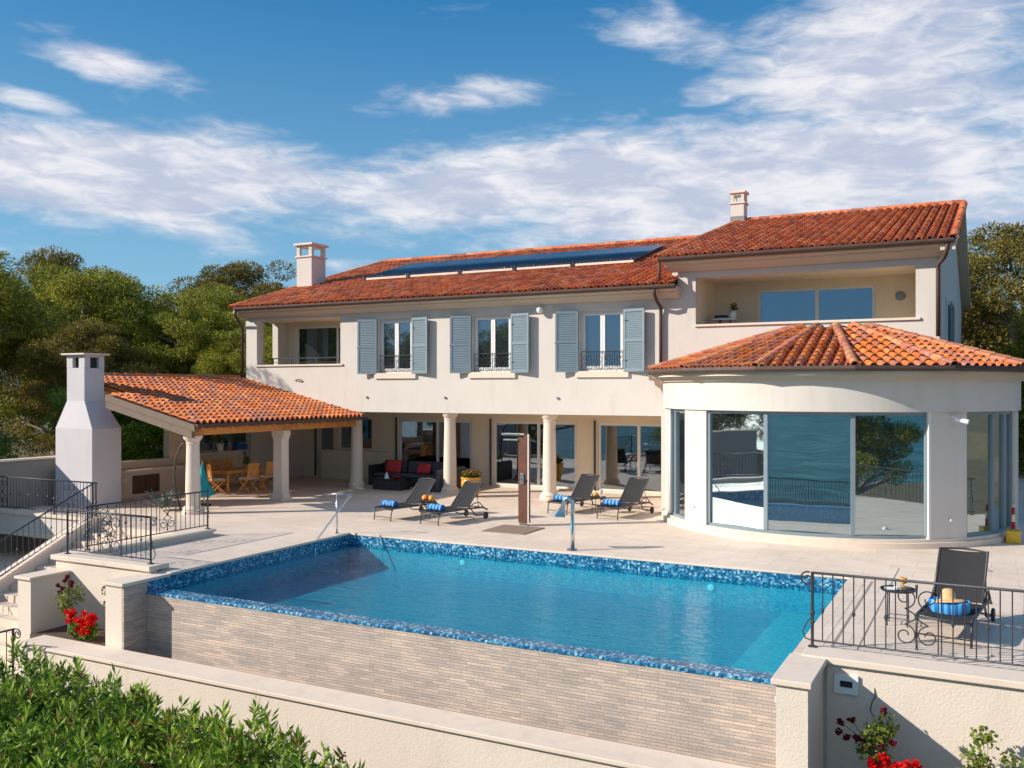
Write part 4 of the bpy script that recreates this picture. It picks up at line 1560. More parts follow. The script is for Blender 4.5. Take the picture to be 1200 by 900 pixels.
for i, (x, z) in enumerate(((-11.0, -.46), (-5.1, -.46))):
    L_ = MB().lathe([(.001, 0), (.07, 0), (.07, .008), (.05, .012), (.001, .012)], (0, 0, 0), 18).build('underwater_light', 'white_gloss', None, True, local=True)
    L_.location = (x, PY1 - .01, z)
    L_.rotation_euler = (R(90), 0, 0)
    tag(L_, ['round white underwater light in the back pool wall, nearer the handrail', 'round white underwater light in the back pool wall, nearer the round bay'][i], 'pool light', 'underwater lights')

# shower and its mat
S1 = thing('garden_shower', (-10.95, 21.75, 0), 'tall rust-brown outdoor shower panel standing at the back of the pool', 'shower')
MB().box(-11.08, -10.80, 21.66, 21.84, .08, 2.38).build('shower_panel', 'brown_shower', S1, bevel=.012)
MB().box(-11.05, -10.83, 21.68, 21.82, 0, .08).build('foot', 'chrome', S1)
MB().box(-10.80, -10.77, 21.655, 21.675, .06, 2.42).build('edge_trim', 'trim', S1)
MB().box(-11.55, -10.98, 21.60, 21.82, 2.38, 2.43).build('shower_head', 'chrome', S1, bevel=.006)
MB().box(-11.50, -11.08, 21.62, 21.76, 2.24, 2.275).build('lower_spout', 'chrome', S1, bevel=.004)
mx_ = MB().box(-11.01, -10.90, 21.63, 21.66, 1.10, 1.38).build('mixer_plate', 'chrome', S1, bevel=.006)
MB().obox((-10.93, 21.60, 1.24), .12, .05, .03, .3).build('lever', 'chrome', mx_)
mt_ = MB().box(-11.45, -10.25, 20.35, 21.55, .001, .022)
mt_ = mt_.build('shower_mat', 'mat', None, bevel=.006)
tag(mt_, 'square taupe mat on the paving in front of the brown shower', 'mat')

# wall lamps, cameras
def small(name, label, cat, mb, mat, loc, rot=(0, 0, 0), group=None):
    o = mb.build(name, mat, None, True, local=True)
    o.location = loc
    o.rotation_euler = rot
    return tag(o, label, cat, group)


small('floodlight', 'white round floodlight between the second and third shuttered windows', 'lamp', MB().lathe([(.001, -.10), (.07, -.09), (.11, -.02), (.11, .05), (.06, .10), (.001, .11)], (0, 0, 0), 16).tube([(0, 0, .05), (0, .12, .12)], .03), 'white_gloss', (-12.94, 26.84, 6.15))
for i, (x, z, lb) in enumerate(((-16.61, 3.31, 'tiny round wall spot above the middle white column'), (-12.37, 3.31, 'tiny round wall spot above the column nearest the bay'), (-19.9, 3.31, 'tiny round wall spot right of the pavilion roof'))):
    small('wall_spot', lb, 'lamp', MB().lathe([(.001, 0), (.04, 0), (.045, .04), (.02, .06), (.001, .06)], (0, 0, 0), 12), 'shutter_dark', (x, 27.0, z), (R(90), 0, 0), 'wall spots on the villa front')
cmb = MB().tube([(0, 0, 0), (.26, -.08, -.07)], .055, 10).tube([(-.12, .12, .06), (0, 0, .03)], .03, 8)
small('security_camera', 'white bullet security camera on the shaded pier of the round bay', 'camera', cmb, 'white_gloss', (-.72, 23.15, 2.93))
def bayspot(a, z, lb, r=.045):
    p = (CT[0] + 4.50 * math.cos(R(a)), CT[1] + 4.50 * math.sin(R(a)), z)
    small('wall_spot', lb, 'lamp', MB().lathe([(.001, 0), (r, 0), (r, .03), (r * .5, .045), (.001, .045)], (0, 0, 0), 14), 'white_gloss', p, (R(90), 0, R(a + 90)), 'small lights on the bay piers')
bayspot(-47, .62, 'small white round light low on the shaded bay pier')
bayspot(-129, .62, 'small white round light low on the sunlit bay pier')
small('deck_light', 'small white dome light on the paving behind the lone lounger', 'lamp', MB().lathe([(.07, 0), (.07, .02), (.05, .06), (.001, .075)], (0, 0, 0), 16), 'white_gloss', (-.1, 20.5, 0))
c_ = MB().tube([(0, 0, 0), (.22, -.10, .04), (.30, -.02, .02), (.33, .05, -.05)], .018, 8)
small('wall_bracket', 'thin bent bracket on the wall above the pavilion roof', 'bracket', c_, 'lounger_frame', (-23.2, 26.98, 3.92), (0, 0, 0))
# staff by the bay
B1 = thing('warning_marker', (.45, 24.55, 0), 'yellow block with a red and white staff beside the round bay', 'marker')
MB().box(.30, .60, 24.42, 24.70, 0, .30).build('yellow_block', 'yellow', B1, bevel=.02)
MB().tube([(.45, 24.56, .30), (.45, 24.56, .92)], [.045, .03], 12).build('striped_staff', 'staff', B1, 'all', local=False)

# ================================================================== LOUNGERS
def make_lounger():
    t = thing('sun_lounger', (0, 0, 0), '', 'sun lounger', 'sun loungers')
    W, L_ = .66, 1.95
    z = .34
    fr = MB()
    for sx in (-1, 1):
        x = sx * W / 2
        fr.tube([(x, -.02, z - .02), (x, .08, z), (x, 1.15, z), (x, L_ - .2, z - .02), (x, L_, z - .10)], .024, 8)
    fr.tube([(-W / 2, -.02, z - .02), (W / 2, -.02, z - .02)], .018, 8)
    fr.tube([(-W / 2, L_ - .15, z - .03), (W / 2, L_ - .15, z - .03)], .016, 8)
    fr.tube([(-W / 2, 1.15, z), (W / 2, 1.15, z)], .014, 8)
    fr.build('frame', 'lounger_frame', t, 'all')
    for sx in (-1, 1):
        x = sx * W / 2
        MB().tube([(x, .06, z - .01), (x, .0, z - .12), (x, -.02, 0)], .016, 8).build('leg', 'lounger_frame', t, 'all')
        MB().tube([(x, 1.25, z - .01), (x, 1.35, z - .10), (x, 1.38, .16), (x, 1.52, .12), (x, 1.80, .10)], .016, 8).build('leg', 'lounger_frame', t, 'all')
        wl = MB()
        wl.lathe([(.03, -.022), (.085, -.022), (.095, -.012), (.095, .012), (.085, .022), (.03, .022), (.03, -.022)], (0, 0, 0), 20)
        wl.v = [(a[2] + sx * (W / 2 + .04), a[0] + 1.84, a[1] + .096) for a in wl.v]
        wl.build('wheel', 'black_metal', t, True)
    MB().tube([(-W / 2, -.015, .10), (W / 2, -.015, .10)], .010, 6).build('crossbar', 'lounger_frame', t)
    MB().tube([(-W / 2, 1.84, .096), (W / 2, 1.84, .096)], .012, 6).build('axle', 'lounger_frame', t)
    # sling with a slight sag
    s = MB()
    n = 10
    for i in range(n + 1):
        y = .0 + 1.13 * i / n
        for k in range(7):
            x = -W / 2 + .015 + (W - .03) * k / 6
            s.v.append((x, y, z + .008 - .018 * math.sin(math.pi * k / 6)))
    for i in range(n):
        for k in range(6):
            s.f.append((i * 7 + k, i * 7 + k + 1, i * 7 + 8 + k, i * 7 + 7 + k)); s.c.append(None)
    s.build('seat_sling', 'mesh_fabric', t, 'all')
    a = R(47)
    LB = .86
    b = MB()
    for i in range(n + 1):
        q = LB * i / n
        for k in range(7):
            x = -W / 2 + .03 + (W - .06) * k / 6
            b.v.append((x, 1.17 + q * math.cos(a) + .02 * math.sin(math.pi * k / 6), z + .03 + q * math.sin(a) - .02 * math.sin(math.pi * k / 6)))
    for i in range(n):
        for k in range(6):
            b.f.append((i * 7 + k, i * 7 + k + 1, i * 7 + 8 + k, i * 7 + 7 + k)); b.c.append(None)
    b.build('backrest', 'mesh_fabric', t, 'all')
    f = MB()
    e0 = [(sx * (W / 2 - .015), 1.17, z + .03) for sx in (-1, 1)]
    e1 = [(sx * (W / 2 - .015), 1.17 + LB * math.cos(a), z + .03 + LB * math.sin(a)) for sx in (-1, 1)]
    f.tube([e0[0], e1[0], (0, e1[0][1] + .015, e1[0][2] + .02), e1[1], e0[1]], .018, 8)
    f.tube([(W / 2 - .02, 1.17 + .5 * math.cos(a), z + .03 + .5 * math.sin(a)), (W / 2 - .02, 1.62, z - .02)], .010, 6)
    f.tube([(-W / 2 + .02, 1.17 + .5 * math.cos(a), z + .03 + .5 * math.sin(a)), (-W / 2 + .02, 1.62, z - .02)], .010, 6)
    f.build('backrest_frame', 'lounger_frame', t, 'all')
    for sx in (-1, 1):
        x = sx * (W / 2 + .01)
        MB().tube([(x, 1.15, z), (x, 1.38, z + .13), (x, 1.60, z + .13), (x, 1.78, z - .02)], .014, 8).build('armrest', 'lounger_frame', t, 'all')
    return t


proto = make_lounger()
spots = [(-14.80, 20.80, -12, 'dark grey sun lounger nearest the pool handrail'),
         (-13.22, 20.70, -12, 'dark grey sun lounger just left of the brown shower mat'),
         (-11.1, 24.2, -10, 'dark grey sun lounger behind the swan-neck fountain'),
         (-9.42, 23.85, -10, 'dark grey sun lounger nearest the round bay'),
         (-.60, 14.35, -7, 'dark grey sun lounger alone behind the right-hand railing')]
lo = []
for i, (x, y, a, lb) in enumerate(spots):
    o = proto if i == 0 else copy_tree(proto)
    o.location = (x, y, 0)
    o.rotation_euler = (0, 0, R(a))
    o['label'] = lb
    lo.append(o)
lo[4].scale = (1.08, 1.0, 1.08)


def towel_mesh():
    s = MB()
    n, k = 16, 24
    for i in range(n + 1):
        x = -.26 + .52 * i / n
        for j in range(k):
            a = 2 * math.pi * j / k
            rr = .085 * (1 + .05 * math.sin(a * 3 + i)) * (1 if 0 < i < n else .93)
            s.v.append((x, rr * 1.15 * math.cos(a), rr * math.sin(a)))
    for i in range(n):
        for j in range(k):
            s.f.append((i * k + j, i * k + (j + 1) % k, (i + 1) * k + (j + 1) % k, (i + 1) * k + j)); s.c.append(None)
    for q in (0, n * k):
        s.f.append(tuple(q + j for j in range(k))); s.c.append(None)
    return s


tw0 = towel_mesh().build('rolled_towel', 'towel', None, 'all', local=True)
tl = ['rolled blue striped towel on the lounger nearest the pool handrail', 'rolled blue striped towel on the lounger just left of the shower mat', 'rolled blue striped towel on the lounger behind the fountain', 'rolled blue striped towel on the lounger nearest the round bay']
for i in range(4):
    o = tw0 if i == 0 else tw0.copy()
    if i: col.objects.link(o)
    x, y, a, _ = spots[i]
    a = R(a)
    o.location = (x - math.sin(a) * .28 - .03, y + math.cos(a) * .28, .435)
    o.rotation_euler = (0, 0, a)
    tag(o, tl[i], 'towel', 'rolled towels on the loungers')
# blue striped basket with a straw hat
x, y, a, _ = spots[4]
bk_ = MB()
prof = [(.001, .0), (.24, 0), (.27, .04), (.285, .17), (.27, .185), (.255, .17), (.23, .05), (.001, .04)]
bk_.lathe(prof, (0, 0, 0), 32, sy=.62)
bo = bk_.build('striped_basket', striped('blue_striped_basket', (.02, .16, .50), (.10, .42, .75), 11), None, True, local=True)
bo.location = (x + .06, y + .42, .365)
bo.rotation_euler = (0, 0, R(-7))
tag(bo, 'blue striped cloth basket on the lone lounger behind the right-hand railing', 'basket')
ht = MB().lathe([(.24, -.01), (.23, .005), (.17, .02), (.105, .03), (.10, .09), (.085, .15), (.05, .175), (.001, .18)], (0, 0, 0), 28)
ho = ht.build('straw_hat', 'straw', None, 'all', local=True)
ho.location = (x + .05, y + .44, .53)
ho.rotation_euler = (R(-8), R(-6), 0)
tag(ho, 'pale straw hat lying in the blue striped basket', 'hat')

# side tables
def side_table(loc, r, h, label, mat='black_metal', rim=True):
    t = thing('side_table', (0, 0, 0), label, 'side table', 'small side tables by the loungers')
    MB().lathe([(.001, h), (r * .97, h), (r, h + .012), (r + .01, h + .03), (r - .005, h + .03), (r - .02, h + .008), (.001, h + .008)], (0, 0, 0), 28).build('table_top', mat, t, True)
    for k in range(4):
        a = R(45 + 90 * k)
        MB().tube([(r * .75 * math.cos(a), r * .75 * math.sin(a), h), (r * .8 * math.cos(a), r * .8 * math.sin(a), 0)], .009, 6).build('leg', mat, t)
    lr = MB()
    lr.tube([(r * .78 * math.cos(R(45 + 90 * k)), r * .78 * math.sin(R(45 + 90 * k)), .12) for k in (0, 1, 2, 3, 0)], .006, 5)
    lr.build('lower_rail', mat, t)
    t.location = loc
    return t


side_table((-13.95, 21.75, 0), .24, .44, 'small dark round table between the two loungers left of the shower')
side_table((-10.15, 24.95, 0), .24, .44, 'small dark round table between the two loungers behind the fountain')
side_table((-1.27, 15.25, 0), .25, .52, 'small dark round tray table left of the lone lounger')


def glass_(loc, label, mat='orange', r=.045, h=.16, group='drinks on the side tables'):
    o = MB().lathe([(.001, 0), (r * .7, 0), (r * .75, .01), (r * .15, .015), (r * .15, h * .4), (r, h * .55), (r * 1.1, h * .8), (r * .8, h)], (0, 0, 0), 16).build('cocktail_glass', mat, None, 'all', local=True)
    o.location = loc
    tag(o, label, 'drink', group)


def fruit(loc, r, label, mat='orange'):
    s = MB().lathe([(.001, -r)] + [(r * math.cos(R(q)), r * math.sin(R(q))) for q in range(-75, 90, 15)] + [(.001, r)], (0, 0, 0), 18)
    o = s.build('orange_fruit', mat, None, 'all', local=True)
    o.location = loc
    tag(o, label, 'fruit', 'fruit on the side tables')


fruit((-14.05, 21.75, .565), .085, 'orange ball of fruit on the left of the table between the left loungers')
fruit((-13.82, 21.72, .565), .085, 'orange ball of fruit on the right of the table between the left loungers')
glass_((-13.93, 21.66, .47), 'dark stemmed drink between the two oranges', 'red')
fruit((-10.22, 24.95, .53), .07, 'yellow fruit on the table between the right-hand pair of loungers', 'ochre')
glass_((-10.05, 24.93, .47), 'cream stemmed drink on the table between the right-hand pair of loungers', 'cream_cloth', .05, .22)
glass_((-1.20, 15.27, .55), 'amber stemmed drink on the tray table by the lone lounger', 'orange', .06, .17)
cu_ = MB()
cu_.obox((0, 0, .02), .17, .12, .035, .2)
cu_.obox((.10, .03, .035), .09, .09, .06, .5)
o = cu_.build('folded_napkin', 'white_gloss', None, bevel=.01, local=True)
o.location = (-1.37, 15.2, .53)
tag(o, 'folded white napkin on the tray table by the lone lounger', 'napkin')

# ================================================================== RECESS: SOFA, POT
SF = thing('corner_sofa', (-19, 28.5, 0), 'black woven corner sofa with charcoal cushions in the recess', 'sofa')
w = MB().box(-20.75, -17.2, 28.35, 29.25, .0, .32)
w.build('base', 'rattan', SF, bevel=.02)
MB().box(-20.75, -17.2, 29.13, 29.27, .32, .78).build('back', 'rattan', SF, bevel=.02)
MB().box(-20.85, -20.70, 28.35, 29.27, .0, .74).build('arm', 'rattan', SF, bevel=.02)
MB().box(-18.05, -17.2, 27.35, 28.34, .0, .32).build('chaise_base', 'rattan', SF, bevel=.02)
bk = MB().box(-17.24, -17.05, 27.30, 29.27, .0, .76)
bk.build('back', 'cushion_grey', SF, bevel=.08)
for (a, b_, c, d) in ((-20.65, -19.45, 28.38, 29.05), (-19.42, -18.1, 28.38, 29.05), (-18.04, -17.28, 27.4, 28.9)):
    MB().box(a, b_, c, d, .325, .45).build('seat_cushion', 'cushion_grey', SF, bevel=.04)
for x in (-20.05, -18.95, -17.95):
    MB().obox((x, 29.02, .68), 1.02, .16, .46, 0, R(-10)).build('back_cushion', 'cushion_grey', SF, bevel=.06)
def pillow(x, y, z, w_, h_, rz, rx, lb):
    p = MB()
    n = 10
    for s_ in (-1, 1):
        for i in range(n + 1):
            for j in range(n + 1):
                u_, v_ = i / n * 2 - 1, j / n * 2 - 1
                th = .085 * (max(0, (1 - u_ ** 4) * (1 - v_ ** 4))) ** .5
                pin = 1 - .06 * (1 - abs(u_)) * abs(v_) - 0
                p.v.append((u_ * w_ / 2 * pin, s_ * th, v_ * h_ / 2 * (1 - .06 * (1 - abs(v_)) * abs(u_))))
    q = (n + 1) ** 2
    for s_ in (0, 1):
        for i in range(n):
            for j in range(n):
                k = s_ * q + i * (n + 1) + j
                p.f.append((k, k + 1, k + n + 2, k + n + 1)); p.c.append(None)
    o = p.build('red_cushion', 'red', None, 'all', local=True)
    o.location = (x, y, z)
    o.rotation_euler = (rx, 0, rz)
    tag(o, lb, 'cushion', 'red cushions on the black sofa')


pillow(-19.95, 28.72, .70, .62, .50, R(8), R(-18), 'larger red cushion at the left end of the black sofa')
pillow(-18.60, 28.72, .66, .60, .38, R(-6), R(-18), 'smaller red cushion in the middle of the black sofa')
CTb = thing('coffee_table', (-19.1, 27.4, 0), 'low black woven coffee table in front of the black sofa', 'coffee table')
MB().box(-19.72, -18.55, 27.1, 27.75, .0, .36).build('table_base', 'rattan', CTb, bevel=.015)
MB().box(-19.75, -18.52, 27.07, 27.78, .36, .39).build('table_top', 'black_metal', CTb, bevel=.006)
small('table_lamp', 'small white conical candle holder on the black coffee table', 'candle holder', MB().lathe([(.001, 0), (.10, 0), (.07, .08), (.03, .20), (.001, .22)], (0, 0, 0), 16), 'white_gloss', (-19.3, 27.35, .392))
small('serving_bowl', 'shallow dark red bowl on the black coffee table', 'bowl', MB().lathe([(.001, 0), (.08, 0), (.16, .06), (.15, .065), (.07, .015), (.001, .015)], (0, 0, 0), 20), 'redpaint', (-18.9, 27.42, .392))
PT = thing('flower_pot', (-15.45, 26.75, 0), 'large ochre glazed pot with a low brown-green plant beside the middle column', 'plant pot')
MB().lathe([(.001, 0), (.22, 0), (.27, .12), (.33, .38), (.34, .50), (.31, .58), (.345, .60), (.345, .66), (.30, .66), (.29, .58), (.001, .56)], (-15.45, 26.75, 0), 30).build('pot', 'ochre', PT, True)


def leaves(n, center, rad, size, lean=.5, w=.28, power=2.2, rng=None):
    """arrays of small folded leaf quads scattered in an ellipsoid"""
    rng = rng or np.random.default_rng(1)
    d = rng.normal(size=(n, 3))
    d /= np.linalg.norm(d, axis=1)[:, None]
    r = rng.random(n) ** (1 / power)
    p = np.array(center) + d * r[:, None] * np.array(rad)
    ax = d + rng.normal(size=(n, 3)) * lean
    ax /= np.linalg.norm(ax, axis=1)[:, None]
    sd = np.cross(ax, rng.normal(size=(n, 3)))
    sd /= np.linalg.norm(sd, axis=1)[:, None]
    s = size * rng.uniform(.6, 1.3, n)[:, None]
    v = np.stack([p - ax * s / 2, p + sd * s * w, p + ax * s / 2, p - sd * s * w], 1)
    return v.reshape(-1, 3)


def quad_mesh(name, vs, mat, parent=None):
    n = len(vs) // 4
    me = bpy.data.meshes.new(name)
    me.vertices.add(n * 4)
    me.vertices.foreach_set('co', vs.astype(np.float32).ravel())
    me.loops.add(n * 4)
    me.loops.foreach_set('vertex_index', np.arange(n * 4, dtype=np.int32))
    me.polygons.add(n)
    me.polygons.foreach_set('loop_start', np.arange(0, n * 4, 4, dtype=np.int32))
    me.polygons.foreach_set('loop_total', np.full(n, 4, dtype=np.int32))
    me.materials.append(MT[mat])
    me.update(calc_edges=True)
    me.validate()
    o = bpy.data.objects.new(name, me)
    col.objects.link(o)
    if parent is not None:
        o.parent = parent
    return o


rng = np.random.default_rng(4)
quad_mesh('plant', leaves(420, (0, 0, .76), (.32, .32, .15), .13, rng=rng, w=.3), 'pine_olive', PT)
quad_mesh('blossoms', leaves(60, (0, 0, .82), (.28, .28, .10), .06, rng=rng, w=.5), 'petal_pink', PT)

# ================================================================== DINING SET
DT = thing('dining_table', (0, 0, 0), 'long golden teak dining table inside the garden pavilion', 'dining table')
tt = MB()
for k in range(8):
    tt.box(-.48 + k * .122, -.48 + k * .122 + .114, -1.0, 1.0, .70, .745)
tt.box(-.46, .46, -.9, .9, .64, .699)
tt.build('table_top', 'teak', DT)
for sx in (-1, 1):
    for sy in (-1, 1):
        MB().box(sx * .38 - .035, sx * .38 + .035, sy * .82 - .035, sy * .82 + .035, 0, .64).build('leg', 'teak', DT, bevel=.005)
DT.location = (-23.95, 24.75, 0)


def make_chair():
    t = thing('folding_chair', (0, 0, 0), '', 'chair', 'teak folding chairs round the dining table')
    for sx in (-1, 1):
        x = sx * .22
        MB().tube([(x, -.26, 0), (x, .18, .44), (x, .24, .94)], .020, 6).build('leg', 'teak', t)
        MB().tube([(x * .85, .26, 0), (x * .85, -.2, .44)], .020, 6).build('leg', 'teak', t)
    b = MB()
    for k in range(6):
        x = -.16 + k * .064
        b.obox((x, .222, .74), .048, .014, .34, 0, R(-7))
    b.obox((0, .245, .93), .46, .024, .06, 0, R(-7))
    b.obox((0, .20, .56), .44, .024, .05, 0, R(-7))
    b.build('backrest', 'teak', t)
    MB().box(-.21, .21, -.23, .19, .425, .445).build('seat', 'teak', t)
    MB().box(-.20, .20, -.22, .18, .447, .50).build('seat_cushion', 'cream_cloth', t, bevel=.02)
    MB().box(-.2, .2, -.19, -.16, .10, .13).build('crossbar', 'teak', t)
    return t


ch = make_chair()
cs_ = [(-23.55, 23.35, 150, 'teak folding chair at the near end of the dining table'),
       (-22.95, 24.25, -90, 'teak folding chair on the terrace side of the dining table, nearer the pool'),
       (-22.95, 25.15, -90, 'teak folding chair on the terrace side of the dining table, behind the square column'),
       (-24.95, 24.10, 90, 'teak folding chair on the wall side of the dining table, nearest the fireplace'),
       (-24.95, 24.85, 90, 'middle teak folding chair on the wall side of the dining table'),
       (-24.95, 25.55, 90, 'teak folding chair on the wall side of the dining table, farthest from the fireplace')]
for i, (x, y, a, lb) in enumerate(cs_):
    o = ch if i == 0 else copy_tree(ch)
    o.location = (x, y, 0)
    o.rotation_euler = (0, 0, R(a))
    o.scale = (1.1, 1.1, 1.08)
    o['label'] = lb
VS = thing('flower_vase', (-23.85, 25.1, .746), 'small vase of yellow-green leaves on the dining table', 'vase')
MB().lathe([(.001, 0), (.05, 0), (.06, .08), (.035, .13), (.04, .15)], (-23.85, 25.1, .746), 14).build('vase', 'straw', VS, True)
quad_mesh('leaves', leaves(120, (0, 0, .27), (.12, .12, .16), .09, rng=rng), 'roseleaf', VS)
# items on the ledge
PP = thing('potted_plant', (-25.72, 25.7, 1.262), 'thin leafed plant in a white pot on the pavilion window ledge', 'potted plant')
MB().lathe([(.001, 0), (.10, 0), (.14, .28), (.15, .30), (.13, .30), (.001, .27)], (-25.72, 25.7, 1.262), 20).build('pot', 'white_gloss', PP, True)
quad_mesh('foliage', leaves(90, (0, 0, .55), (.22, .22, .32), .28, rng=rng, w=.07), 'roseleaf', PP)
o = MB().box(-.16, .16, -.28, .28, 0, .22).build('storage_box', 'blue_plastic', None, bevel=.02, local=True)
o.location = (-25.75, 26.75, 1.262)
tag(o, 'blue plastic box on the pavilion window ledge', 'box')
o = MB().lathe([(.001, 0), (.10, 0), (.12, .16), (.001, .16)], (0, 0, 0), 16).build('clay_pot', 'terracotta', None, True, local=True)
o.location = (-25.75, 26.18, 1.262)
tag(o, 'small clay pot between the white pot and the blue box', 'pot')
# turquoise cloth hung on a stand behind the front column
TQ = thing('closed_parasol', (-21.62, 20.85, 0), 'closed turquoise sunshade leaning behind the front pavilion column', 'parasol')
n = 20
pm = MB()
rr_ = [(.03, 1.28), (.06, 1.1), (.10, .85), (.17, .6), (.26, .42), (.30, .34), (.2, .30)]
vs = []
for (r, z) in rr_:
    for j in range(n):
        a = 2 * math.pi * j / n
        q = r * (1 + .28 * math.cos(a * 5))
        vs.append((-21.62 + q * .8 * math.cos(a) + (1.3 - z) * .12, 20.85 + q * math.sin(a), z))
fs = [(i * n + j, i * n + (j + 1) % n, (i + 1) * n + (j + 1) % n, (i + 1) * n + j) for i in range(len(rr_) - 1) for j in range(n)]
pm.add(vs, fs).build('canopy', 'cyan', TQ, 'all')
MB().tube([(-21.52, 20.85, .02), (-21.62, 20.85, 1.40)], .02, 8).build('pole', 'chrome', TQ)
MB().lathe([(.001, 0), (.2, 0), (.2, .05), (.03, .09), (.001, .09)], (-21.52, 20.85, 0), 18).build('base', 'black_metal', TQ)
# bent pipe and agave behind the front column
o = MB().tube([(-21.5, 19.9, 0), (-21.62, 19.8, .6), (-21.62, 19.75, 1.1), (-21.50, 19.72, 1.6), (-21.25, 19.7, 1.95), (-21.1, 19.7, 2.03)], .035, 10).build('curved_pipe', 'black_hose', None, 'all')
tag(o, 'dark curved pipe rising behind the front pavilion column', 'pipe')
AG = thing('agave_plant', (-21.9, 19.55, 0), 'grey-green agave plant beside the front pavilion column', 'plant')
ag = MB()
random.seed(3)
for k in range(34):
    a = random.uniform(0, 2 * math.pi)
    tl_ = random.uniform(.5, 1.35)
    L_ = random.uniform(.6, .95)
    base = Vector((-21.9, 19.55, .05))
    dirv = Vector((math.cos(a), math.sin(a), tl_)).normalized()
    side = dirv.cross(Vector((0, 0, 1))).normalized()
    pts = []
    for i in range(6):
        t = i / 5
        c0 = base + dirv * (L_ * t) - Vector((0, 0, .12 * t * t))
        wd = .045 * math.sin(math.pi * (.2 + .8 * t)) + .004
        pts += [c0 - side * wd, c0 + Vector((0, 0, -.015)), c0 + side * wd]
    ag.add(pts, [(3 * i + j, 3 * i + j + 1, 3 * i + j + 4, 3 * i + j + 3) for i in range(5) for j in range(2)])
ag.build('leaves', 'agave', AG)
# hose cart by the house wall
HC = thing('hose_cart', (-25.0, 28.0, 0), 'small dark hose cart in the shade of the recess', 'cart')
wl = MB()
for s_ in (-.16, .16):
    q = MB().lathe([(.05, -.02), (.16, -.02), (.16, .02), (.05, .02), (.05, -.02)], (0, 0, 0), 18)
    q = MB().add([(-24.9 + a[2] + s_, 28.0 + a[0], a[1] + .165) for a in q.v], q.f).build('wheel', 'black_metal', HC)
MB().tube([(-25.06, 28.0, .16), (-25.06, 28.05, .55), (-25.06, 28.1, .85), (-24.74, 28.1, .85), (-24.74, 28.05, .55), (-24.74, 28.0, .16)], .018, 6).build('frame', 'gutter', HC)
MB().obox((-24.9, 28.02, .48), .26, .2, .22).build('hose_reel', 'gutter', HC, bevel=.03)
# furniture on the upper loggia
LG = thing('balcony_table', (-7.5, 28.4, 4.62), 'small white table with dark things in the upper right loggia', 'table')
MB().lathe([(.001, 1.10), (.42, 1.10), (.42, 1.14), (.001, 1.14)], (-7.35, 28.3, 4.62), 24).build('table_top', 'white_gloss', LG)
for k in range(3):
    a = R(120 * k + 20)
    MB().tube([(-7.35 + .3 * math.cos(a), 28.3 + .3 * math.sin(a), 4.62), (-7.35 + .2 * math.cos(a), 28.3 + .2 * math.sin(a), 5.72)], .02, 6).build('leg', 'lounger_frame', LG)
VB = thing('potted_plant', (-7.05, 28.3, 5.762), 'small plant in a white vase on the upper loggia table', 'potted plant')
MB().lathe([(.001, 0), (.07, 0), (.11, .14), (.06, .26), (.05, .24), (.001, .1)], (-7.05, 28.3, 5.762), 16).build('vase', 'white_gloss', VB, True)
quad_mesh('foliage', leaves(70, (0, 0, .34), (.14, .14, .15), .13, rng=rng, w=.2), 'pine_olive', VB)
o = MB().obox((0, 0, .06), .42, .25, .12, .2).build('folded_cloth', 'black_metal', None, bevel=.03, local=True)
o.location = (-7.42, 28.3, 5.762)
tag(o, 'dark folded cloth on the upper loggia table', 'cloth')
LR = thing('balcony_railing', (-23.1, 27.5, 4.53), 'low dark railing across the upper left loggia', 'railing')
MB().tube([(-25.05, 27.5, 4.78), (-21.15, 27.5, 4.78)], .022, 8).build('top_rail', 'iron', LR)
for x in (-24.75, -23.85, -22.6, -21.3):
    MB().tube([(x, 27.5, 3.62), (x, 27.5, 4.79)], .028, 6).build('post', 'iron', LR)
MB().tube([(-25.05, 27.5, 4.62), (-21.15, 27.5, 4.62)], .012, 8).build('lower_rail', 'iron', LR)
# bar counter behind the right-hand door
BR = thing('bar_counter', (-10.4, 31.2, .03), 'pale wooden bar counter with a pink relief stone panel behind the right-hand door', 'bar counter')
MB().box(-11.35, -9.45, 31.2, 31.75, .03, 1.28).build('counter_body', 'bar_frame', BR, bevel=.01)
MB().box(-11.15, -9.65, 31.17, 31.198, .14, 1.02).build('relief_panel', 'bar_stone', BR)
MB().box(-11.4, -9.35, 31.1, 31.85, 1.285, 1.40).build('counter_top', 'black_metal', BR, bevel=.02)
rl = MB()
random.seed(11)
for k in range(16):
    rl.obox((-11.05 + (k % 8) * .175 + random.uniform(-.02, .02), 31.165, .86 - (k // 8) * .17 + random.uniform(-.03, .03)), random.uniform(.05, .14), .02, random.uniform(.03, .12), 0, 0, random.uniform(-.5, .5))
rl.build('relief_marks', simple('brown_relief', (.30, .12, .05), .7), BR)

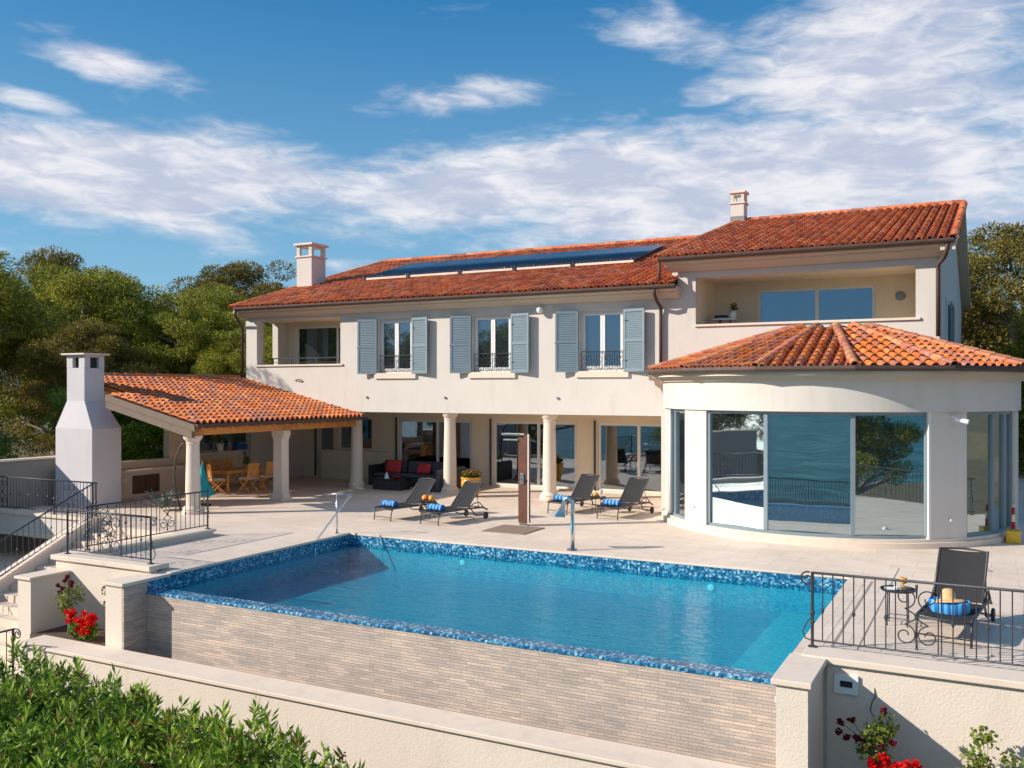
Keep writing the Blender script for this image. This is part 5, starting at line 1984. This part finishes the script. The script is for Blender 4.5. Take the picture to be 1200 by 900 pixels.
# ================================================================== PLANTS
def limb(mb, p, d, L, r, depth, tips, rg, bend=.35, split=(2, 3)):
    pts = [Vector(p)]
    rs = [r]
    d = Vector(d).normalized()
    n = 5
    for i in range(n):
        d = (d + Vector((rg.normal(0, .12), rg.normal(0, .12), rg.normal(0, .08)))).normalized()
        pts.append(pts[-1] + d * (L / n))
        rs.append(r * (1 - .42 * (i + 1) / n))
    mb.tube(pts, rs, 7 if depth < 2 else 5)
    if depth == 0:
        tips.append(pts[-1])
        return
    for k in range(rg.integers(split[0], split[1] + 1)):
        a = rg.uniform(0, 2 * math.pi)
        side = Vector((math.cos(a), math.sin(a), rg.uniform(-.1, .35)))
        nd = (d * rg.uniform(.5, .9) + side * rg.uniform(.5, 1.0)).normalized()
        limb(mb, pts[-1], nd, L * rg.uniform(.55, .8), rs[-1] * .75, depth - 1, tips, rg)
    if depth >= 1 and rg.random() < .7:
        k = 3
        a = rg.uniform(0, 2 * math.pi)
        limb(mb, pts[k], Vector((math.cos(a), math.sin(a), .3)), L * .5, rs[k] * .55, max(0, depth - 2), tips, rg)


def pine_mesh(seed, H, spread, nleaf, mat='pine', bare=.35, low=False):
    """trunk with limbs, then needle tufts gathered in many clumps at and round the tips"""
    rg = np.random.default_rng(seed)
    tb = MB()
    tips = []
    lean = Vector((rg.normal(0, .12), rg.normal(0, .12), 1))
    base_pts = [Vector((0, 0, -.6))]
    rs = [H * .032]
    d = lean.normalized()
    for i in range(6):
        d = (d + Vector((rg.normal(0, .07), rg.normal(0, .07), 0))).normalized()
        base_pts.append(base_pts[-1] + d * (H * .62 + .6) / 6)
        rs.append(H * .032 * (1 - .5 * (i + 1) / 6))
    tb.tube(base_pts, rs, 10)
    for i in range(2 if not low else 1, 7):
        for k in range(3):
            a = rg.uniform(0, 2 * math.pi)
            up = rg.uniform(.05, .7)
            limb(tb, base_pts[i], Vector((math.cos(a), math.sin(a), up)), spread * rg.uniform(.35, .6), rs[i] * .5, 2 if i > 2 else 1, tips, rg)
    limb(tb, base_pts[-1], Vector((0, 0, 1)), H * .2, rs[-1] * .8, 2, tips, rg)
    # clumps
    cs, rd = [], []
    for p in tips:
        cs.append(p)
        rd.append(rg.uniform(.42, .95) * spread / 4.2)
    extra = int(len(tips) * .8)
    for _ in range(extra):
        th = rg.uniform(0, 2 * math.pi)
        r_ = spread * math.sqrt(rg.random()) * .85
        zz = H * (.98 - .38 * (r_ / spread) ** 2) + rg.normal(0, H * .05) if not low or rg.random() < .5 else H * rg.uniform(.2, .8)
        cs.append(Vector((r_ * math.cos(th), r_ * math.sin(th), zz)))
        rd.append(rg.uniform(.4, .9) * spread / 4)
    tot_ = sum(x * x for x in rd)
    out = []
    for c, r_ in zip(cs, rd):
        n = int(nleaf * r_ * r_ / tot_)
        out.append(leaves(n, tuple(c), (r_ * 1.05, r_ * 1.05, r_ * .66), .19, .45, .12, power=4.5, rng=rg))
    return tb, np.concatenate(out)


TREES = {}
for key, (seed, H, S, n, mat, low) in {'a': (21, 10, 4.3, 95000, 'pine', False), 'b': (5, 9.2, 4.6, 95000, 'pine', True), 'c': (33, 8.6, 4.2, 85000, 'pine_olive', True), 'd': (48, 3.4, 2.6, 26000, 'shrub', True)}.items():
    t = thing('pine_tree' if key != 'd' else 'evergreen_bush', (0, 0, 0), '', 'tree' if key != 'd' else 'bush')
    tb, lv = pine_mesh(seed, H, S, n, mat, low=low)
    tb.build('trunk', 'stem', t, 'all')
    quad_mesh('crown', lv, mat, t)
    TREES[key] = t
used = set()


def plant_tree(key, x, y, s, rz, label, group, sz=None):
    src = TREES[key]
    o = src if key not in used else copy_tree(src)
    used.add(key)
    o.location = (x, y, ground_z(x, y) - .1)
    o.rotation_euler = (0, 0, R(rz))
    o.scale = (s, s, sz or s)
    tag(o, label, None, group)
    return o


tl_ = [
    ('a', -34.0, 19.5, .90, 0, 'tall dark green pine at the left edge of the picture, its grey trunk bare below'),
    ('b', -38.5, 29.5, .98, 80, 'wide green pine behind the white fireplace chimney'),
    ('c', -45.0, 33.0, 1.22, 10, 'olive-brown pine whose crown peaks left of the other treetops'),
    ('b', -36.5, 35.5, .92, 200, 'bright yellow-green pine crown rising in the middle of the left wood'),
    ('c', -41.0, 42.0, 1.26, 140, 'brownish pine with a broad top behind the bright green crown'),
    ('a', -33.0, 32.5, .72, 120, 'lower pine with bare grey branches right above the pavilion roof'),
    ('b', -31.2, 40.0, .98, 300, 'rounded pine crown beside the left roof chimney'),
    ('a', -44.0, 24.5, .92, 250, 'dark pine standing behind the one at the left edge'),
    ('c', -34.5, 26.5, .72, 60, 'small olive pine between the fireplace and the pavilion roof'),
    ('b', -51.0, 41.0, 1.15, 30, 'far dark pine deepest in the left wood'),
    ('a', -29.6, 31.5, .62, 320, 'slim pine close to the left corner of the villa'),
]
for i, (k, x, y, s, rz, lb) in enumerate(tl_):
    plant_tree(k, x, y, s, rz, lb, 'pines left of the villa')
for (k, x, y, s, rz, lb) in [('b', -40.0, 4.5, .95, 20, 'broad pine far left of the stairs, mirrored in the left bay pane'), ('a', -37.0, -2.0, .9, 100, 'tall pine beyond the lower path, mirrored in the left bay pane'),
                             ('c', -46.0, 9.5, 1.1, 210, 'olive pine beyond the boundary wall, mirrored in the left bay pane'), ('b', -48.0, -3.0, 1.1, 310, 'farthest pine of the mirrored shore wood')]:
    plant_tree(k, x, y, s, rz, lb, 'pines on the sea side')
for i, (k, x, y, s, rz, lb) in enumerate([
    ('c', 1.2, 52.0, 1.36, 200, 'olive pine with the highest crown right of the villa gable'),
    ('b', 3.4, 46.0, 1.0, 120, 'green pine at the right edge of the picture'),
    ('c', -1.0, 58.0, 1.0, 20, 'thin olive pine half hidden by the villa gable'),
    ('a', 8.0, 54.0, 1.0, 70, 'tall pine beyond the right edge with only its flank showing'),
    ('a', 3.0, 60.0, .95, 160, 'farthest pine in the right-hand wood')]):
    plant_tree(k, x, y, s, rz, lb, 'pines right of the villa')
for i, (x, y, s, rz, lb) in enumerate([
    (-28.6, 23.5, 1.0, 0, 'dense green bush seen through the opening of the pavilion rear wall'),
    (-29.0, 26.6, .95, 90, 'green bush right of the one in the pavilion opening'),
    (-31.5, 20.0, .55, 200, 'low green bush behind the boundary wall, left of the fireplace')]):
    plant_tree('d', x, y, s, rz, lb, 'bushes behind the boundary wall')

# trees and fence of the sea side, mirrored in the panes of the round bay
for (k, x, y, s, rz, lb) in [('a', 12.5, 6.0, .95, 30, 'tall pine in the lower garden mirrored in the right bay pane'),
                             ('b', -17.5, -9.5, 1.1, 60, 'broad pine on the shore mirrored in the left bay pane'),
                             ('a', -31.0, -4.0, 1.0, 200, 'pine on the shore left of the broad mirrored one')]:
    plant_tree(k, x, y, s, rz, lb, 'pines on the sea side')
sfz = ground_z(0, -5)
SFn = thing('garden_fence', (0, -5, sfz), 'black iron garden fence with a stone base along the sea side', 'fence')
MB().box(-24, 18, -5.15, -4.85, sfz - .2, sfz + .35).build('fence_base', 'cap', SFn)
MB().box(-24, 18, -5.02, -4.98, sfz + 1.35, sfz + 1.40).build('top_rail', 'iron', SFn)
fb_ = MB()
for k in range(330):
    x = -24 + 42 * k / 329
    fb_.box(x - .012, x + .012, -5.012, -4.988, sfz + .35, sfz + 1.5)
fb_.build('pickets', 'iron', SFn)['kind'] = 'stuff'
MB().box(-24, 18, -4.8, 9.0, -2.44, -2.38).build('lawn', 'lawn', None, kind='structure')


# oleanders in front of the garden wall
def oleander_mesh(seed, H, rad):
    rg = np.random.default_rng(seed)
    st_, lv = MB(), []
    fl_ = []
    shoots = 190
    for k in range(shoots):
        a = rg.uniform(0, 2 * math.pi)
        q = math.sqrt(rg.random())
        hh = H * (1.0 - .5 * q * q) * rg.uniform(.6, 1.08)
        p0 = Vector((.25 * q * rad * math.cos(a), .25 * q * rad * math.sin(a), 0))
        p1 = Vector((q * rad * math.cos(a), q * rad * math.sin(a), hh))
        d = (p1 - p0).normalized()
        if k % 3 == 0:
            st_.tube([p0, (p0 + p1) / 2 + Vector((0, 0, .1)), p1], [.018, .012, .005], 5, False)
        up = (Vector((0, 0, 1)) * .9 + d * .5 + Vector((rg.normal(0, .2), rg.normal(0, .2), 0))).normalized()
        n = 17
        for i in range(n):
            t = (i + rg.random()) / n
            b = p1 - up * (.27 * (1 - t)) 
            an = rg.uniform(0, 2 * math.pi)
            out = Vector((math.cos(an), math.sin(an), 0))
            out = (out - up * out.dot(up)).normalized()
            ld = (up * (.30 + .85 * t) + out * (1.2 - .75 * t)).normalized()
            L_ = rg.uniform(.13, .21)
            sd = ld.cross(Vector((rg.normal(), rg.normal(), rg.normal()))).normalized()
            m_ = b + ld * L_ * .5 + out * .004
            lv.append([b, m_ + sd * .0185, b + ld * L_ - Vector((0, 0, .012)), m_ - sd * .0185])
        if rg.random() < .12:
            for i in range(9):
                c = p1 + Vector(rg.normal(0, .035, 3)) - up * .03
                ld = Vector(rg.normal(0, 1, 3)).normalized()
                sd = ld.cross(Vector((0, .3, 1))).normalized()
                fl_.append([c - ld * .02, c + sd * .02, c + ld * .02, c - sd * .02])
    conv = lambda L_: np.array([[tuple(p) for p in q] for q in L_], dtype=float).reshape(-1, 3)
    return st_, conv(lv), conv(fl_)


OL = []
for seed, H, rad in ((1, 1.75, .95), (2, 1.65, 1.05)):
    t = thing('oleander_bush', (0, 0, 0), '', 'bush')
    s_, l_, f_ = oleander_mesh(seed, H, rad)
    s_.build('stems', 'stem', t)
    quad_mesh('foliage', l_, 'oleander', t)
    quad_mesh('blossoms', f_, 'petal_pink', t)
    OL.append(t)
ol = [(-13.6, 9.2, 1.10, 0, 'leftmost oleander of the row against the garden wall, under the handrail'),
      (-12.3, 9.1, 1.08, 70, 'second oleander from the left against the garden wall'),
      (-11.0, 9.0, 1.06, 150, 'third oleander from the left, with a rounded top'),
      (-9.75, 8.85, 1.02, 10, 'fourth oleander from the left, lower than its neighbours'),
      (-8.55, 8.8, 1.08, 90, 'fifth oleander of the back row, left of the last one'),
      (-7.35, 8.7, 1.0, 200, 'rightmost oleander of the row at the bottom of the picture'),
      (-12.6, 7.8, 1.05, 220, 'leftmost oleander of the front row, with faded blossoms'),
      (-11.1, 7.6, 1.05, 300, 'second oleander from the left in the front row'),
      (-9.6, 7.5, 1.02, 130, 'third oleander from the left in the front row'),
      (-8.1, 7.4, 1.0, 40, 'rightmost oleander of the front row')]
for i, (x, y, s, rz, lb) in enumerate(ol):
    k = i % 2
    o = OL[k] if i < 2 else copy_tree(OL[k])
    o.location = (x, y, -2.40)
    o.rotation_euler = (0, 0, R(rz))
    o.scale = (s, s, s)
    tag(o, lb, None, 'oleanders in front of the garden wall')


def rose(loc, H, lean, crown_r, nleaf, blooms, label, dark=True, bloom_mat='petal_dark', seed=0, stem_r=.02, br=.045):
    rg = np.random.default_rng(seed)
    t = thing('rose_bush', loc, label, 'rose bush')
    L0 = Vector(loc)
    MB().tube([L0, L0 + Vector((lean * .5, 0, H * .45)), L0 + Vector((lean, 0, H * .72))], [stem_r, stem_r * .8, stem_r * .6], 7).build('stem', 'stem', t)
    tw_ = MB()
    parts = []
    for k in range(7):
        c = Vector((lean, 0, H * .85)) + Vector(rg.normal(0, 1, 3)) * crown_r * .5
        parts.append(leaves(nleaf // 7, tuple(c), (crown_r * .5, crown_r * .5, crown_r * .42), .062, .8, .38, rng=rg))
        tw_.tube([L0 + Vector((lean, 0, H * .70)), L0 + c], [.007, .003], 4)
    tw_.build('twigs', 'stem', t)
    quad_mesh('foliage', np.concatenate(parts), 'roseleaf', t)
    for (bx, by, bz) in blooms:
        quad_mesh('bloom', leaves(46, (lean + bx, by, H * .85 + bz), (br, br, br * .85), br * .85, .5, .5, power=3.5, rng=rg), bloom_mat, t)
        tw2 = MB().tube([L0 + Vector((lean, 0, H * .78)), L0 + Vector((lean + bx * .6, by * .6, H * .85 + bz * .4)), L0 + Vector((lean + bx, by, H * .85 + bz))], [.007, .005, .004], 5)
        tw2.build('twig', 'roseleaf', t)
    return t


rose((-16.28, 12.2, -1.27), .98, .03, .30, 420, [(-.20, -.1, .14), (0, -.1, .25), (.13, -.05, .22), (.06, -.1, .33), (-.05, -.12, .1), (-.28, 0, -.02), (.2, -.1, .18)], 'standard rose with a pale stem and dark maroon blooms beside the stair-side stub wall', seed=1)
rose((-15.1, 12.35, -1.27), .85, .05, .30, 420, [(-.1, -.1, .1), (.05, -.1, .26)], 'yellow-leaved rose tight against the clad stub wall', seed=2)


def geranium(loc, n, spread, label, seed, size=.075):
    rg = np.random.default_rng(seed)
    t = thing('geranium', loc, label, 'flowers')
    quad_mesh('foliage', leaves(520, (0, 0, .22), (spread[0], spread[1], .24), .08, .8, .42, rng=rg), 'shrub', t)
    for k in range(n):
        c = Vector((rg.uniform(-1, 1) * spread[0], -abs(rg.uniform(.2, 1)) * spread[1], rg.uniform(.18, .56)))
        v_ = leaves(60, tuple(c), (size, size, size * .8), .045, .6, .5, rng=rg)
        quad_mesh('bloom', v_, 'petal_red', t)
    return t


geranium((-15.65, 12.05, -1.27), 22, (.42, .16), 'clump of scarlet geraniums between the two roses', 5)
rose((-1.32, 12.35, -1.85), 1.25, -.02, .34, 620, [(-.35, -.1, .18), (-.28, -.1, -.0), (-.22, -.12, .24), (-.15, -.12, .02), (.16, -.12, .42), (.12, -.12, -.02), (-.05, -.15, -.05), (.26, -.1, .03), (-.37, -.1, .06)], 'tall rose with maroon blooms in the shadow of the right pool pier', seed=7, br=.045)
geranium((-.95, 12.3, -1.50), 18, (.45, .2), 'scarlet geraniums at the foot of the right terrace wall', 8, .07)
rose((-.02, 12.55, -1.85), 1.22, -.03, .30, 420, [], 'thin green rose without blooms at the bottom right against the wall', seed=9)
